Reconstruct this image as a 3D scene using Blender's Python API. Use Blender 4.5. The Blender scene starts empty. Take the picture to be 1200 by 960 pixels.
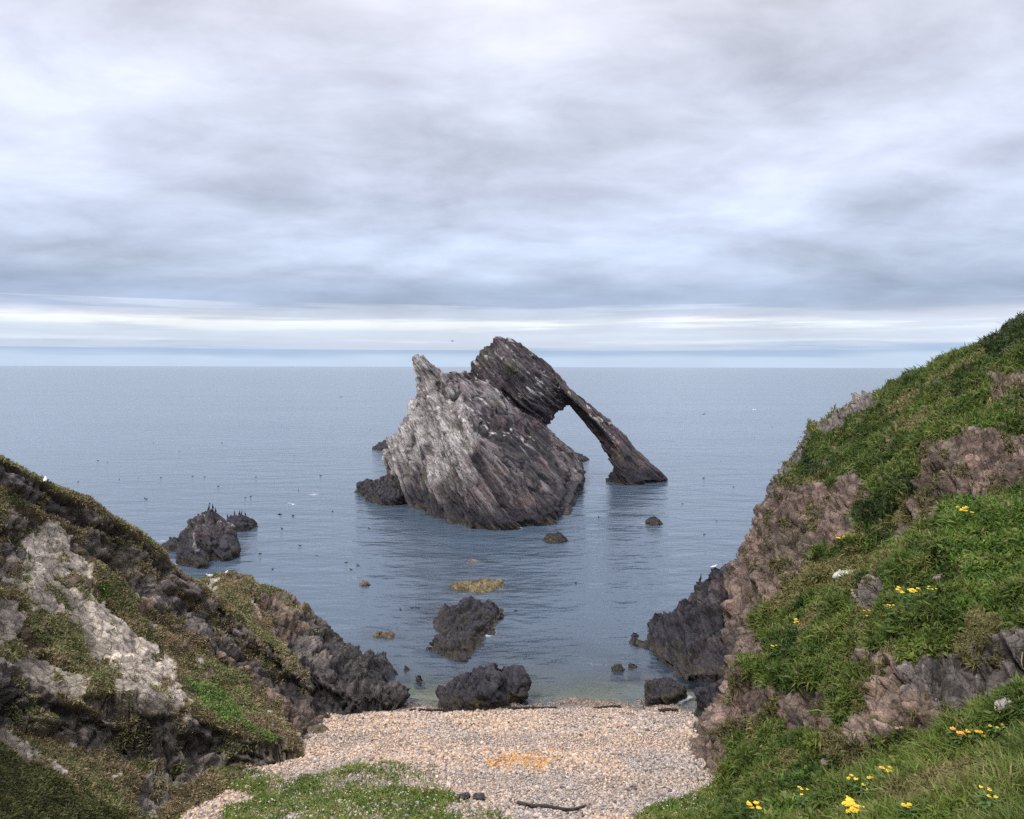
import bpy, bmesh, math, time
import numpy as np
from mathutils import Vector, kdtree

T0 = time.time()
rng = np.random.default_rng(7)
F, H = 963.0, 12.0            # focal length in photo pixels, eye height above the sea
sc = bpy.context.scene
COL = sc.collection

def P(px, py, d):
    """a point at forward distance d metres whose bearing is that of photo pixel px, py"""
    return ((px - 600.0) / F * d, d, H - (py - 430.0) / F * d)

def pix(v):
    d = np.maximum(v[:, 1], 0.3)
    return np.stack([600 + v[:, 0] / d * F, 430 + (H - v[:, 2]) / d * F], 1)

# ------------------------------------------------------------------ noise
def _h(ix, iy, iz, seed):
    h = (ix.astype(np.uint32) * np.uint32(374761393) + iy.astype(np.uint32) * np.uint32(668265263)
         + iz.astype(np.uint32) * np.uint32(2147483647) + np.uint32((seed * 1274126177) & 0xffffffff))
    h = (h ^ (h >> np.uint32(13))) * np.uint32(1274126177)
    h = (h ^ (h >> np.uint32(16))) * np.uint32(2246822519)
    return h ^ (h >> np.uint32(15))

_G = np.array([[1,1,0],[-1,1,0],[1,-1,0],[-1,-1,0],[1,0,1],[-1,0,1],[1,0,-1],[-1,0,-1],
               [0,1,1],[0,-1,1],[0,1,-1],[0,-1,-1],[1,1,0],[-1,1,0],[0,-1,1],[0,-1,-1]], np.float32)

def gnoise(p, seed=0):
    p = np.asarray(p, np.float32)
    i = np.floor(p); f = p - i; i = i.astype(np.int64)
    u = f * f * f * (f * (f * 6 - 15) + 10)
    out = 0
    for cx in (0, 1):
        wx = u[:, 0] if cx else 1 - u[:, 0]
        for cy in (0, 1):
            wy = u[:, 1] if cy else 1 - u[:, 1]
            for cz in (0, 1):
                wz = u[:, 2] if cz else 1 - u[:, 2]
                g = _G[_h(i[:, 0] + cx, i[:, 1] + cy, i[:, 2] + cz, seed) & np.uint32(15)]
                out = out + wx * wy * wz * (g[:, 0] * (f[:, 0] - cx) + g[:, 1] * (f[:, 1] - cy) + g[:, 2] * (f[:, 2] - cz))
    return out

def fbm(p, octv=4, seed=0, gain=0.5):
    p = np.asarray(p, np.float32); a, s, out = 1.0, 0.0, 0
    for k in range(octv):
        out = out + a * gnoise(p * (2.03 ** k) + k * 17.3, seed + k); s += a; a *= gain
    return out / s

def ridged(p, octv=4, seed=0):
    p = np.asarray(p, np.float32); a, s, out = 1.0, 0.0, 0
    for k in range(octv):
        out = out + a * (1 - np.abs(gnoise(p * (2.03 ** k) + k * 9.7, seed + k)) * 2.2); s += a; a *= 0.5
    return out / s

def worley(p, seed=0, tilt=False):
    """F1, F2 and a 0..1 value of the nearest cell"""
    p = np.asarray(p, np.float32)
    i = np.floor(p).astype(np.int64)
    n = len(p); f1 = np.full(n, 9.0, np.float32); f2 = f1.copy(); cv = np.zeros(n, np.float32); tl = np.zeros(n, np.float32)
    for dx in (-1, 0, 1):
        for dy in (-1, 0, 1):
            for dz in (-1, 0, 1):
                c = i + (dx, dy, dz)
                h = _h(c[:, 0], c[:, 1], c[:, 2], seed)
                ox = (h & np.uint32(1023)).astype(np.float32) / 1023
                oy = ((h >> np.uint32(10)) & np.uint32(1023)).astype(np.float32) / 1023
                oz = ((h >> np.uint32(20)) & np.uint32(1023)).astype(np.float32) / 1023
                d = (c[:, 0] + ox - p[:, 0]) ** 2 + (c[:, 1] + oy - p[:, 1]) ** 2 + (c[:, 2] + oz - p[:, 2]) ** 2
                near = d < f1
                if tilt:
                    g = h * np.uint32(2654435761)
                    gx = (g & np.uint32(1023)).astype(np.float32) / 511.5 - 1; gy = ((g >> np.uint32(10)) & np.uint32(1023)).astype(np.float32) / 511.5 - 1
                    gz = ((g >> np.uint32(20)) & np.uint32(1023)).astype(np.float32) / 511.5 - 1
                    tl = np.where(near, (p[:, 0] - c[:, 0] - ox) * gx + (p[:, 1] - c[:, 1] - oy) * gy + (p[:, 2] - c[:, 2] - oz) * gz, tl)
                f2 = np.where(near, f1, np.minimum(f2, d))
                cv = np.where(near, ((h ^ (h >> np.uint32(7))) & np.uint32(255)).astype(np.float32) / 255, cv)
                f1 = np.where(near, d, f1)
    return (np.sqrt(f1), np.sqrt(f2), cv, tl) if tilt else (np.sqrt(f1), np.sqrt(f2), cv)

def sstep(a, b, x):
    t = np.clip((x - a) / (b - a), 0, 1); return t * t * (3 - 2 * t)

def mixc(a, b, t):
    a = np.asarray(a, np.float32); b = np.asarray(b, np.float32)
    return a + (b - a) * np.asarray(t)[:, None]

# ------------------------------------------------------------------ mesh helpers
def make_mesh(name, verts, quads=None, tris=None, smooth=True):
    me = bpy.data.meshes.new(name)
    verts = np.asarray(verts, np.float32)
    nq = 0 if quads is None else len(quads); nt = 0 if tris is None else len(tris)
    loops = []
    if nq: loops.append(np.asarray(quads, np.int32).ravel())
    if nt: loops.append(np.asarray(tris, np.int32).ravel())
    loops = np.concatenate(loops)
    tot = np.concatenate([np.full(nq, 4, np.int32), np.full(nt, 3, np.int32)])
    start = np.concatenate([[0], np.cumsum(tot)[:-1]]).astype(np.int32)
    me.vertices.add(len(verts)); me.vertices.foreach_set('co', verts.ravel())
    me.loops.add(len(loops)); me.loops.foreach_set('vertex_index', loops)
    me.polygons.add(nq + nt); me.polygons.foreach_set('loop_start', start)
    me.polygons.foreach_set('loop_total', tot)
    me.polygons.foreach_set('use_smooth', np.full(nq + nt, smooth, bool))
    me.update(calc_edges=True)
    return me

def set_col(me, rgb, name='col'):
    a = me.attributes.new(name, 'FLOAT_COLOR', 'POINT')
    c = np.ones((len(rgb), 4), np.float32); c[:, :3] = np.clip(rgb, 0.002, 0.95)
    a.data.foreach_set('color', c.ravel())

def set_float(me, v, name):
    a = me.attributes.new(name, 'FLOAT', 'POINT')
    a.data.foreach_set('value', np.asarray(v, np.float32))

def link(name, me, mat=None, parent=None, loc=None, **props):
    o = bpy.data.objects.new(name, me); COL.objects.link(o)
    if mat is not None and me is not None: me.materials.append(mat)
    if parent is not None: o.parent = parent
    if loc is not None: o.location = loc
    for k, v in props.items(): o[k] = v
    return o

def normals_of(me):
    n = np.empty(len(me.vertices) * 3, np.float32)
    me.vertex_normals.foreach_get('vector', n)
    return n.reshape(-1, 3)

def inpoly(pts, poly):
    x, y = pts[:, 0], pts[:, 1]
    r = np.zeros(len(pts), bool); n = len(poly)
    for k in range(n):
        x1, y1 = poly[k]; x2, y2 = poly[(k + 1) % n]
        if y1 == y2: continue
        c = ((y1 > y) != (y2 > y)) & (x < (x2 - x1) * (y - y1) / (y2 - y1) + x1)
        r ^= c
    return r

# ------------------------------------------------------------------ materials
def new_mat(name):
    m = bpy.data.materials.new(name); m.use_nodes = True
    nt = m.node_tree; nt.nodes.clear()
    out = nt.nodes.new('ShaderNodeOutputMaterial')
    return m, nt, out

def N(nt, t, **kw):
    n = nt.nodes.new(t)
    for k, v in kw.items():
        if hasattr(n, k) and not k.startswith('i_'): setattr(n, k, v)
        else: n.inputs[k[2:].replace('_', ' ')].default_value = v
    return n

def rock_material(name, rot=(0, 0, 0), scale=(1, 1, 1), fine=1.0, bump=0.5, facet=1.0):
    m, nt, out = new_mat(name); L = nt.links.new
    tc = N(nt, 'ShaderNodeTexCoord')
    mp = N(nt, 'ShaderNodeMapping', vector_type='TEXTURE'); mp.inputs['Rotation'].default_value = rot; mp.inputs['Scale'].default_value = scale
    L(tc.outputs['Object'], mp.inputs['Vector'])
    at = N(nt, 'ShaderNodeAttribute', attribute_name='col')
    n1 = N(nt, 'ShaderNodeTexNoise', i_Scale=3.0 * fine, i_Detail=8.0, i_Roughness=0.68)
    n2 = N(nt, 'ShaderNodeTexNoise', i_Scale=14.0 * fine, i_Detail=5.0, i_Roughness=0.7)
    L(mp.outputs[0], n1.inputs['Vector']); L(mp.outputs[0], n2.inputs['Vector'])
    r1 = N(nt, 'ShaderNodeMapRange', i_From_Min=0.3, i_From_Max=0.7, i_To_Min=0.55, i_To_Max=1.45)
    L(n1.outputs['Fac'], r1.inputs['Value'])
    r2 = N(nt, 'ShaderNodeMapRange', i_From_Min=0.3, i_From_Max=0.7, i_To_Min=0.5, i_To_Max=1.5)
    L(n2.outputs['Fac'], r2.inputs['Value'])
    mu = N(nt, 'ShaderNodeMath', operation='MULTIPLY'); L(r1.outputs[0], mu.inputs[0]); L(r2.outputs[0], mu.inputs[1])
    vs = N(nt, 'ShaderNodeVectorMath', operation='SCALE'); L(at.outputs['Color'], vs.inputs[0]); L(mu.outputs[0], vs.inputs['Scale'])
    wn = N(nt, 'ShaderNodeTexNoise', i_Scale=1.2 * fine, i_Detail=2.0); L(mp.outputs[0], wn.inputs['Vector'])
    ws = N(nt, 'ShaderNodeVectorMath', operation='SCALE'); L(wn.outputs['Color'], ws.inputs[0]); ws.inputs['Scale'].default_value = .5 / fine
    wa = N(nt, 'ShaderNodeVectorMath', operation='ADD'); L(mp.outputs[0], wa.inputs[0]); L(ws.outputs[0], wa.inputs[1])
    hs = None
    for sc_, amp in ((1.7 * fine, .5), (4.5 * fine, .22)):            # flat fracture facets, each tilted its own way
        vo = N(nt, 'ShaderNodeTexVoronoi', i_Scale=sc_); L(wa.outputs[0], vo.inputs['Vector'])
        df = N(nt, 'ShaderNodeVectorMath', operation='SUBTRACT'); L(wa.outputs[0], df.inputs[0]); L(vo.outputs['Position'], df.inputs[1])
        rc = N(nt, 'ShaderNodeVectorMath', operation='SUBTRACT'); L(vo.outputs['Color'], rc.inputs[0]); rc.inputs[1].default_value = (.5, .5, .5)
        dt = N(nt, 'ShaderNodeVectorMath', operation='DOT_PRODUCT'); L(df.outputs[0], dt.inputs[0]); L(rc.outputs[0], dt.inputs[1])
        ml = N(nt, 'ShaderNodeMath', operation='MULTIPLY'); L(dt.outputs['Value'], ml.inputs[0]); ml.inputs[1].default_value = amp * sc_ * facet
        if hs is None: hs = ml
        else:
            ad_ = N(nt, 'ShaderNodeMath', operation='ADD'); L(hs.outputs[0], ad_.inputs[0]); L(ml.outputs[0], ad_.inputs[1]); hs = ad_
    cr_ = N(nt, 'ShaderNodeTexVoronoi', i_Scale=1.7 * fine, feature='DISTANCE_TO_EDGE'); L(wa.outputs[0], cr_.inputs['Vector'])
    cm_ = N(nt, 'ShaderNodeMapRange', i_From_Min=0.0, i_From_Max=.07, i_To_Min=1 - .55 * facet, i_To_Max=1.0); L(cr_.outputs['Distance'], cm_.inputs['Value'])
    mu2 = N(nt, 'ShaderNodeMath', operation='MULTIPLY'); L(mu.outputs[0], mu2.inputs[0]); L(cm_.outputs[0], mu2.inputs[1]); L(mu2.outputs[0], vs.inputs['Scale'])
    n2m = N(nt, 'ShaderNodeMath', operation='MULTIPLY'); L(n2.outputs['Fac'], n2m.inputs[0]); n2m.inputs[1].default_value = .35
    ad = N(nt, 'ShaderNodeMath', operation='ADD'); L(hs.outputs[0], ad.inputs[0]); L(n2m.outputs[0], ad.inputs[1])
    bp = N(nt, 'ShaderNodeBump', i_Strength=bump, i_Distance=0.22 / fine); L(ad.outputs[0], bp.inputs['Height'])
    bs = N(nt, 'ShaderNodeBsdfPrincipled', i_Roughness=0.85)
    bs.inputs['Specular IOR Level'].default_value = 0.25
    L(vs.outputs[0], bs.inputs['Base Color']); L(bp.outputs[0], bs.inputs['Normal']); L(bs.outputs[0], out.inputs['Surface'])
    return m

def leaf_material(name, trans=0.3):
    m, nt, out = new_mat(name); L = nt.links.new
    at = N(nt, 'ShaderNodeAttribute', attribute_name='col')
    d = N(nt, 'ShaderNodeBsdfDiffuse'); t = N(nt, 'ShaderNodeBsdfTranslucent'); g = N(nt, 'ShaderNodeBsdfGlossy', i_Roughness=0.55)
    g.inputs['Color'].default_value = (0.5, 0.5, 0.5, 1)
    mx = N(nt, 'ShaderNodeMixShader', i_Fac=trans); m2 = N(nt, 'ShaderNodeMixShader', i_Fac=0.03)
    L(at.outputs['Color'], d.inputs['Color']); L(at.outputs['Color'], t.inputs['Color'])
    L(d.outputs[0], mx.inputs[1]); L(t.outputs[0], mx.inputs[2]); L(mx.outputs[0], m2.inputs[1]); L(g.outputs[0], m2.inputs[2])
    L(m2.outputs[0], out.inputs['Surface'])
    return m

def plain_material(name, rgb, rough=0.7, var=0.25, scale=8.0):
    m, nt, out = new_mat(name); L = nt.links.new
    tc = N(nt, 'ShaderNodeTexCoord'); n = N(nt, 'ShaderNodeTexNoise', i_Scale=scale, i_Detail=4.0)
    L(tc.outputs['Object'], n.inputs['Vector'])
    r = N(nt, 'ShaderNodeMapRange', i_From_Min=0.3, i_From_Max=0.7, i_To_Min=1 - var, i_To_Max=1 + var); L(n.outputs['Fac'], r.inputs['Value'])
    rg = N(nt, 'ShaderNodeRGB'); rg.outputs[0].default_value = (*rgb, 1)
    v = N(nt, 'ShaderNodeVectorMath', operation='SCALE'); L(rg.outputs[0], v.inputs[0]); L(r.outputs[0], v.inputs['Scale'])
    b = N(nt, 'ShaderNodeBsdfPrincipled', i_Roughness=rough); L(v.outputs[0], b.inputs['Base Color']); L(b.outputs[0], out.inputs['Surface'])
    return m

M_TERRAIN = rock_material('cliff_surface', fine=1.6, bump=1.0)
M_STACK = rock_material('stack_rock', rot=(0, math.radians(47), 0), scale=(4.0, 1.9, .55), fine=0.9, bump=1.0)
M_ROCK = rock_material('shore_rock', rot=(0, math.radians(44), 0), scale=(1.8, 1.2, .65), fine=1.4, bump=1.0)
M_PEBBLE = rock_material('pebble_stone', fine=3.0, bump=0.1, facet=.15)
M_LEAF = leaf_material('grass_blade')

# ------------------------------------------------------------------ rock frames and relief
def frame(n, hint):
    n = np.array(n, float); n /= np.linalg.norm(n)
    t1 = np.array(hint, float); t1 -= n * (t1 @ n); t1 /= np.linalg.norm(t1)
    return np.stack([t1, np.cross(n, t1), n])         # dip, strike, bedding normal

FR_STACK = frame((0.70, -0.2, 0.68), (0.67, -0.16, -0.72))
FR_LEFT = frame((0.66, -0.12, 0.74), (0.72, 0.1, -0.68))
FR_RIGHT = frame((0.25, -0.25, 0.93), (0.95, -0.1, -0.3))

def layers(sc_, seed, q):
    """bedding: each layer stands out by its own amount and undercuts the next"""
    k = np.floor(sc_); f = sc_ - k
    z0 = np.zeros_like(k)
    def hv(kk): return ((_h(kk.astype(np.int64), z0.astype(np.int64), z0.astype(np.int64), seed) & np.uint32(1023)).astype(np.float32) / 1023 - .5)
    a, b = hv(k), hv(k + 1)
    e = sstep(.80, 1.0, f)
    groove = np.exp(-((f - .97) / .09) ** 2) + np.exp(-((f + .03) / .09) ** 2)
    return a + (b - a) * e, groove, a

def relief(p, fr, size=1.0, seed=0, cells=(2.6, 1.6, 0.42), crack=0.6, bed=1.0):
    """displacement in metres (about -0.5..0.5 x size) of bedded, jointed rock"""
    q = p @ fr.T.astype(np.float32) / np.float32(size)
    w = np.stack([fbm(q * 0.55 + 3.1, 4, seed + 40), fbm(q * 0.55 + 17.7, 4, seed + 41), fbm(q * 0.55 + 31.9, 4, seed + 42)], 1)
    q2 = q + w * (0.9, 0.9, 0.30 / bed ** 1.5)
    c = np.array(cells, np.float32)
    f1, f2, cv, tl = worley(q2 / c, seed, True)
    a = ((cv - 0.5) * 0.40 + tl * .42) * min(1, 1.4 / bed ** 1.5) - crack * 0.2 * (1 - sstep(0.0, 0.10, f2 - f1))
    f1, f2, cv2, tl = worley(q2 / (c * (0.42, 0.45, 0.42)) + 5.5, seed + 3, True)
    b = ((cv2 - 0.5) * 0.20 + tl * .26) / max(1, bed) - crack * 0.10 * (1 - sstep(0.0, 0.13, f2 - f1))
    l1, g1, h1 = layers(q2[:, 2] / .55 + fbm(q2 * (.1, .3, .25), 3, seed + 30) * .9, seed + 6, q2)
    l2, g2, h2 = layers(q2[:, 2] / .19 + fbm(q2 * (.25, .7, .6), 3, seed + 31) * .9, seed + 7, q2)
    st = bed * (l1 * .34 + l2 * .12) - bed * (g1 * .13 + g2 * .06) * np.clip(.5 + fbm(q2 * .7, 2, seed + 33) * 2, 0, 1)
    d = a + b + st + fbm(q * 0.35, 3, seed + 8) * 0.30 + (ridged(q2 * (1.5 / bed ** 2, 1.5 / bed, 4), 3, seed + 9) - .5) * .06
    tone = np.clip(.22 + cv2 * .5 / max(1, bed) + h2 * .6 * bed ** .5 + h1 * .4 - g2 * .25 - g1 * .35 - .35 * (1 - sstep(0.0, .10, f2 - f1)), 0, 1)
    return d * size, cv, tone, q2

# ------------------------------------------------------------------ rocks built from hulls
def hull_rock(hulls, voxel):
    bm = bmesh.new()
    for pts in hulls:
        vs = [bm.verts.new(p) for p in pts]
        r = bmesh.ops.convex_hull(bm, input=vs)
        junk = list({e for e in r['geom_interior'] + r['geom_unused'] if isinstance(e, bmesh.types.BMVert)})
        bmesh.ops.delete(bm, geom=junk, context='VERTS')
    me = bpy.data.meshes.new('tmp'); bm.to_mesh(me); bm.free()
    o = bpy.data.objects.new('tmp', me); COL.objects.link(o)
    md = o.modifiers.new('r', 'REMESH'); md.mode = 'VOXEL'; md.voxel_size = voxel
    sm = o.modifiers.new('s', 'SMOOTH'); sm.iterations = 3; sm.factor = 0.5
    dg = bpy.context.evaluated_depsgraph_get()
    ev = o.evaluated_get(dg); m2 = ev.to_mesh()
    v = np.empty(len(m2.vertices) * 3, np.float32); m2.vertices.foreach_get('co', v)
    lt = np.empty(len(m2.polygons), np.int32); m2.polygons.foreach_get('loop_total', lt)
    lv = np.empty(len(m2.loops), np.int32); m2.loops.foreach_get('vertex_index', lv)
    n = normals_of(m2).copy()
    ev.to_mesh_clear(); bpy.data.objects.remove(o); bpy.data.meshes.remove(me)
    assert (lt == 4).all()
    return v.reshape(-1, 3), lv.reshape(-1, 4), n

WATERLINE = []                                            # points where rock meets the sea, for shallows and foam

def rock_colour(p, nrm, cv, cv2, q2, light, dark, seed, lightness=0.5, weed=1.0):
    t = np.clip(lightness + fbm(p * 0.35, 3, seed) * 0.7 + (cv - 0.5) * 0.35 + (cv2 - 0.5) * 1.1 + fbm(q2 * (.22, .7, 4.5), 4, seed + 1) * 1.3, 0, 1)
    c = mixc(dark, light, t)
    c = mixc(c, (0.16, 0.10, 0.095), np.clip(fbm(p * 0.5 + 9, 3, seed + 2) * 2.0 - 0.2, 0, 0.6))     # reddish stain
    z = p[:, 2] + fbm(p * 0.8, 3, seed + 4) * 0.5
    c = mixc(c, (0.035, 0.033, 0.04), weed * 0.88 * sstep(1.9, 0.7, z))                              # wet black lichen band
    band = weed * 0.6 * sstep(0.6, 0.25, z) * np.clip(0.55 + fbm(p * 2.2, 3, seed + 6) * 1.3, 0, 1)
    c = mixc(c, (0.085, 0.068, 0.036), band)                                                           # olive-tan wrack at the waterline
    return c

def build_rock(name, hulls, voxel, mat, fr, size, seed, light, dark, lightness=0.5, weed=1.0, paint=None,
               parent=None, origin=None, disp=1.0, cells=(2.6, 1.6, 0.42), bed=1.0, **props):
    v, q, n = hull_rock(hulls, voxel)
    d, cv, cv2, q2 = relief(v, fr, size, seed, cells, bed=bed)
    v2 = v + n * (d * disp)[:, None]
    v2 += n * (fbm(v * (2.6 / size), 4, seed + 12, .6) * 0.07 * size * disp)[:, None]
    me = make_mesh(name, v2, quads=q); n2 = normals_of(me)
    c = rock_colour(v2, n2, cv, cv2, q2, light, dark, seed, lightness, weed)
    if paint: c = paint(v2, n2, c, q2)
    set_col(me, c)
    wl = v2[np.abs(v2[:, 2]) < 0.12]
    if len(wl): WATERLINE.append(wl[:: max(1, len(wl) // 400)])
    if origin is None:
        origin = (float(v2[:, 0].mean()), float(v2[:, 1].mean()), 0.0)
    if parent is None or origin is not None:
        me.transform(__import__('mathutils').Matrix.Translation(-Vector(origin)))
    return link(name, me, mat, parent, origin if parent is None else None, **props), v2

# ------------------------------------------------------------------ the sea stack with its arch
G_STACK = Vector((0.5, 74.0, 0.0))
stack = link('sea_stack', None, loc=G_STACK, category='sea stack',
             label='huge tilted grey rock stack with a natural arch leaning into the sea')

def under(px, py, d, z=-2.0):
    x, y, _ = P(px, py, d); return (x, y, z)

block = [
    [under(550, 625, 60.2), under(587, 627, 60), under(517, 610, 65), under(630, 620, 62), under(660, 616, 63),
     under(672, 590, 71), under(682, 560, 88), under(467, 590, 73), under(450, 575, 78), under(520, 575, 92),
     P(550, 612, 60.6), P(590, 614, 60.4), P(632, 606, 62.3), P(519, 596, 64.5), P(455, 560, 77.5), P(453, 530, 77), P(470, 503, 76), P(480, 481, 75.6),
     P(487, 457, 75.5), P(500, 441, 73), P(533, 437, 76), P(560, 450, 78), P(588, 468, 80), P(618, 486, 82), P(648, 510, 84.5),
     P(674, 534, 87), P(685, 548, 88), P(551, 490, 68), P(561, 512, 65.3), P(545, 562, 62.3), P(655, 596, 64),
     P(520, 470, 86), P(600, 490, 92)],
    [P(488, 421, 74.2), P(499, 421, 73.6), P(506, 425, 73.2), P(487, 458, 75), P(520, 440, 73.5), P(536, 462, 70), P(500, 470, 73), P(520, 450, 78), P(494, 440, 78)],
    [P(526, 437, 76.5), P(545, 436, 78), P(556, 448, 79), P(530, 450, 78), P(540, 450, 77), P(535, 460, 80)],
]
arch = [
    [P(585, 396, 85.5), P(574, 400, 86), P(566, 406, 85), P(556, 420, 85), P(548, 437, 85), P(547, 480, 85), P(610, 402, 87), P(632, 419, 88), P(648, 432, 88),
     P(664, 448, 88), P(668, 460, 88), P(663, 474, 87), P(649, 493, 85.5), P(628, 500, 84), P(598, 428, 82.6), P(620, 468, 82.2), P(580, 470, 82.5), P(600, 540, 85),
     P(585, 402, 90), P(640, 432, 91), P(560, 440, 90), P(640, 490, 90), P(600, 530, 90)],
]
secs = [((648, 434), (660, 474), 85.0, 89.5), ((668, 454), (669, 477), 85.3, 89), ((691, 472), (684, 494), 85.5, 88.6), ((712, 491), (702, 515), 85.2, 88.4),
        ((733, 512), (715, 536), 84.6, 88.4), ((755, 535), (715, 556), 84.0, 89.0), ((784, 562), (712, 566), 83.6, 90)]
def sec_pts(s):
    (ax, ay), (bx, by), d0, d1 = s
    mx, my = (ax + bx) / 2, (ay + by) / 2
    return [P(ax, ay, (d0 + d1) / 2), P(bx, by, (d0 + d1) / 2), P(mx, my, d0), P(mx, my, d1)]
for a, b in zip(secs[:-1], secs[1:]): arch.append(sec_pts(a) + sec_pts(b))
arch.append([P(724, 535, 84.5), P(740, 528, 86), P(783, 563, 88), P(712, 560, 86), P(716, 545, 86), P(745, 566, 83.4), under(784, 563, 89), under(712, 566, 88), under(745, 570, 83)])

def paint_stack(v, n, c, q2, blk=True):
    # guano-washed left face, sunlit side also painted into its paler colour; dip-slope stays dark
    p = pix(v); edge = np.interp(p[:, 1], [424, 455, 490, 512, 560, 606], [503, 530, 552, 563, 546, 522])
    sd = (edge - p[:, 0]) / F * v[:, 1] + fbm(v * .3, 3, 91) * 2.5
    left = sstep(-.6, .9, sd) * (v[:, 1] < 79.5) * blk * sstep(1.6, 3.6, v[:, 2] + fbm(v * 0.4, 3, 92) * 2.5)
    pale = np.clip(0.62 + fbm(v * 0.45, 3, 95) * 1.5 + fbm(q2 * (1, 1.4, 3), 3, 96) * .9, 0, 1)
    c = mixc(c, (0.44, 0.405, 0.385), 0.8 * left * pale)
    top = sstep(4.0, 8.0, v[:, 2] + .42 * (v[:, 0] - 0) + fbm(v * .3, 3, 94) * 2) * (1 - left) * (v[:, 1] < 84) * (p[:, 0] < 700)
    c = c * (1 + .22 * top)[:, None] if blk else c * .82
    g = np.clip(fbm(v * (0.5, 0.5, 0.3), 4, 93) * 2.6 - 0.35, 0, 0.55) * sstep(1.0, 3.0, v[:, 2])
    c = mixc(c, (0.085, 0.09, 0.055), g)
    guano = (fbm(q2 * (0.7, 1.1, 3.2), 4, 97) > 0.23) * sstep(3.0, 6.5, v[:, 2]) * sstep(-0.35, 0.5, n[:, 2] + fbm(v * 1.4, 2, 98))
    return mixc(c, (0.62, 0.58, 0.54), 0.6 * guano)

LIGHT, DARK = (0.16, 0.136, 0.138), (0.034, 0.028, 0.033)
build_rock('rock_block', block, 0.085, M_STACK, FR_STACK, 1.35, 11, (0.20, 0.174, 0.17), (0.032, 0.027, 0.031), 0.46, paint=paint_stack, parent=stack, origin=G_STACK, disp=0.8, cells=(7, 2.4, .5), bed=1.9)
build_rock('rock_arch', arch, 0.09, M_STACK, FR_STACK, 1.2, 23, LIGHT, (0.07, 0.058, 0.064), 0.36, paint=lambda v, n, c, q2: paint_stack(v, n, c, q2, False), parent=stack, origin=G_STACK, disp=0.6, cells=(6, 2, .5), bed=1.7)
print('stack', round(time.time() - T0, 1))

# ------------------------------------------------------------------ smaller rocks standing in or beside the water
def lump(px0, px1, top, base, d, tops, depth=None, seed=0):
    """hull points of a low rock between photo columns px0..px1 whose front waterline lies at distance d"""
    w = (px1 - px0) / F * d; dep = depth or w * 0.7
    pts = [under(px0, base, d + dep * .5, -1), under(px1, base, d + dep * .5, -1), under((px0 * 2 + px1) / 3, base, d, -1), under((px0 + 2 * px1) / 3, base, d, -1),
           under(px0 + 4, base, d + dep, -1), under(px1 - 4, base, d + dep, -1),
           P(px0 + 1, base - (base - top) * .25, d + dep * .5), P(px1 - 1, base - (base - top) * .25, d + dep * .5),
           P((px0 * 2 + px1) / 3, base - (base - top) * .2, d + .05), P((px0 + 2 * px1) / 3, base - (base - top) * .2, d + .05)]
    for (x, y, k) in tops: pts.append(P(x, y, d + dep * k))
    return pts

SLATE, BLACK = (0.105, 0.092, 0.092), (0.028, 0.024, 0.028)
def rock(name, hulls, voxel, size, seed, label, group=None, light=SLATE, dark=BLACK, lightness=0.4, weed=1.0, disp=.7, fr=FR_STACK, cat='rock', paint=None, cells=(2.6, 1.5, 0.6), bed=1.35):
    kw = dict(label=label, category=cat)
    if group: kw['group'] = group
    return build_rock(name, hulls, voxel, M_ROCK, fr, size, seed, light, dark, lightness, weed, disp=disp, paint=paint, cells=cells, bed=bed, **kw)

def paint_wrack(v, n, c, q2):
    return mixc(c, (0.21, 0.165, 0.085), np.clip(0.5 + fbm(v * 1.7, 3, 77) * 1.8, 0, 1))
def paint_streak(v, n, c, q2):
    g = (fbm(q2 * (0.8, 1.2, 3.0), 3, 71) > 0.3) * sstep(0.5, 1.2, v[:, 2])
    return mixc(c, (0.5, 0.47, 0.45), 0.6 * g)

OUT = 'dark rocks standing in the cove'
left_islet, _ = rock('rock_islet', [
    [under(222, 655, 53), under(245, 668, 50.5), under(276, 655, 51), under(282, 640, 54), under(225, 640, 58), under(262, 620, 60),
     P(212, 629, 54), P(228, 611, 54), P(241, 597, 54), P(247, 597, 54), P(258, 603, 54.5), P(268, 614, 54), P(278, 634, 53), P(278, 646, 51.6), P(262, 655, 50.4), P(244, 640, 50.8), P(228, 628, 52)],
    [under(188, 650, 54), under(205, 660, 52), under(225, 655, 52), under(215, 640, 57), P(189, 641, 54), P(197, 634, 54), P(210, 627, 54), P(222, 634, 53), P(215, 655, 51.8), P(200, 652, 52.5)],
    [under(205, 665, 49.5), under(230, 672, 48.3), under(250, 666, 48.8), P(210, 648, 50), P(225, 634, 50.6), P(236, 640, 50), P(247, 656, 49.3), P(215, 655, 49.3), P(232, 664, 48.4)]],
    0.07, 0.9, 31, 'tall dark jagged rock with cormorants on its crest, beyond the left hillside', paint=paint_streak, lightness=0.45)
rock('rock_islet', [lump(258, 302, 603, 618, 59.5, [(268, 607, .4), (278, 604, .4), (286, 605, .5), (294, 611, .5)], 4)], 0.06, 0.45, 32,
     'low dark rock tapering into white surf, just beyond the tall islet with cormorants', lightness=0.3)
near_rock = rock('shore_rock', [
    [under(502, 765, 35), under(520, 782, 33.6), under(540, 790, 33), under(555, 775, 34), under(585, 740, 37.5), under(592, 715, 39.5), under(525, 712, 40.5),
     P(503, 766, 34.8), P(510, 752, 35), P(521, 783, 33.6), P(540, 788, 33.1), P(520, 712, 40), P(533, 706, 40.2), P(555, 705, 40.2), P(578, 708, 40), P(591, 714, 39.6), P(588, 728, 38.3), P(572, 752, 36.2), P(560, 765, 34.6),
     P(530, 728, 37.2), P(545, 745, 35), P(528, 765, 34)]], 0.05, 0.85, 33,
     'largest dark rock in the cove, ribbed and lying between the tan reef and the beach', group=None)
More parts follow.
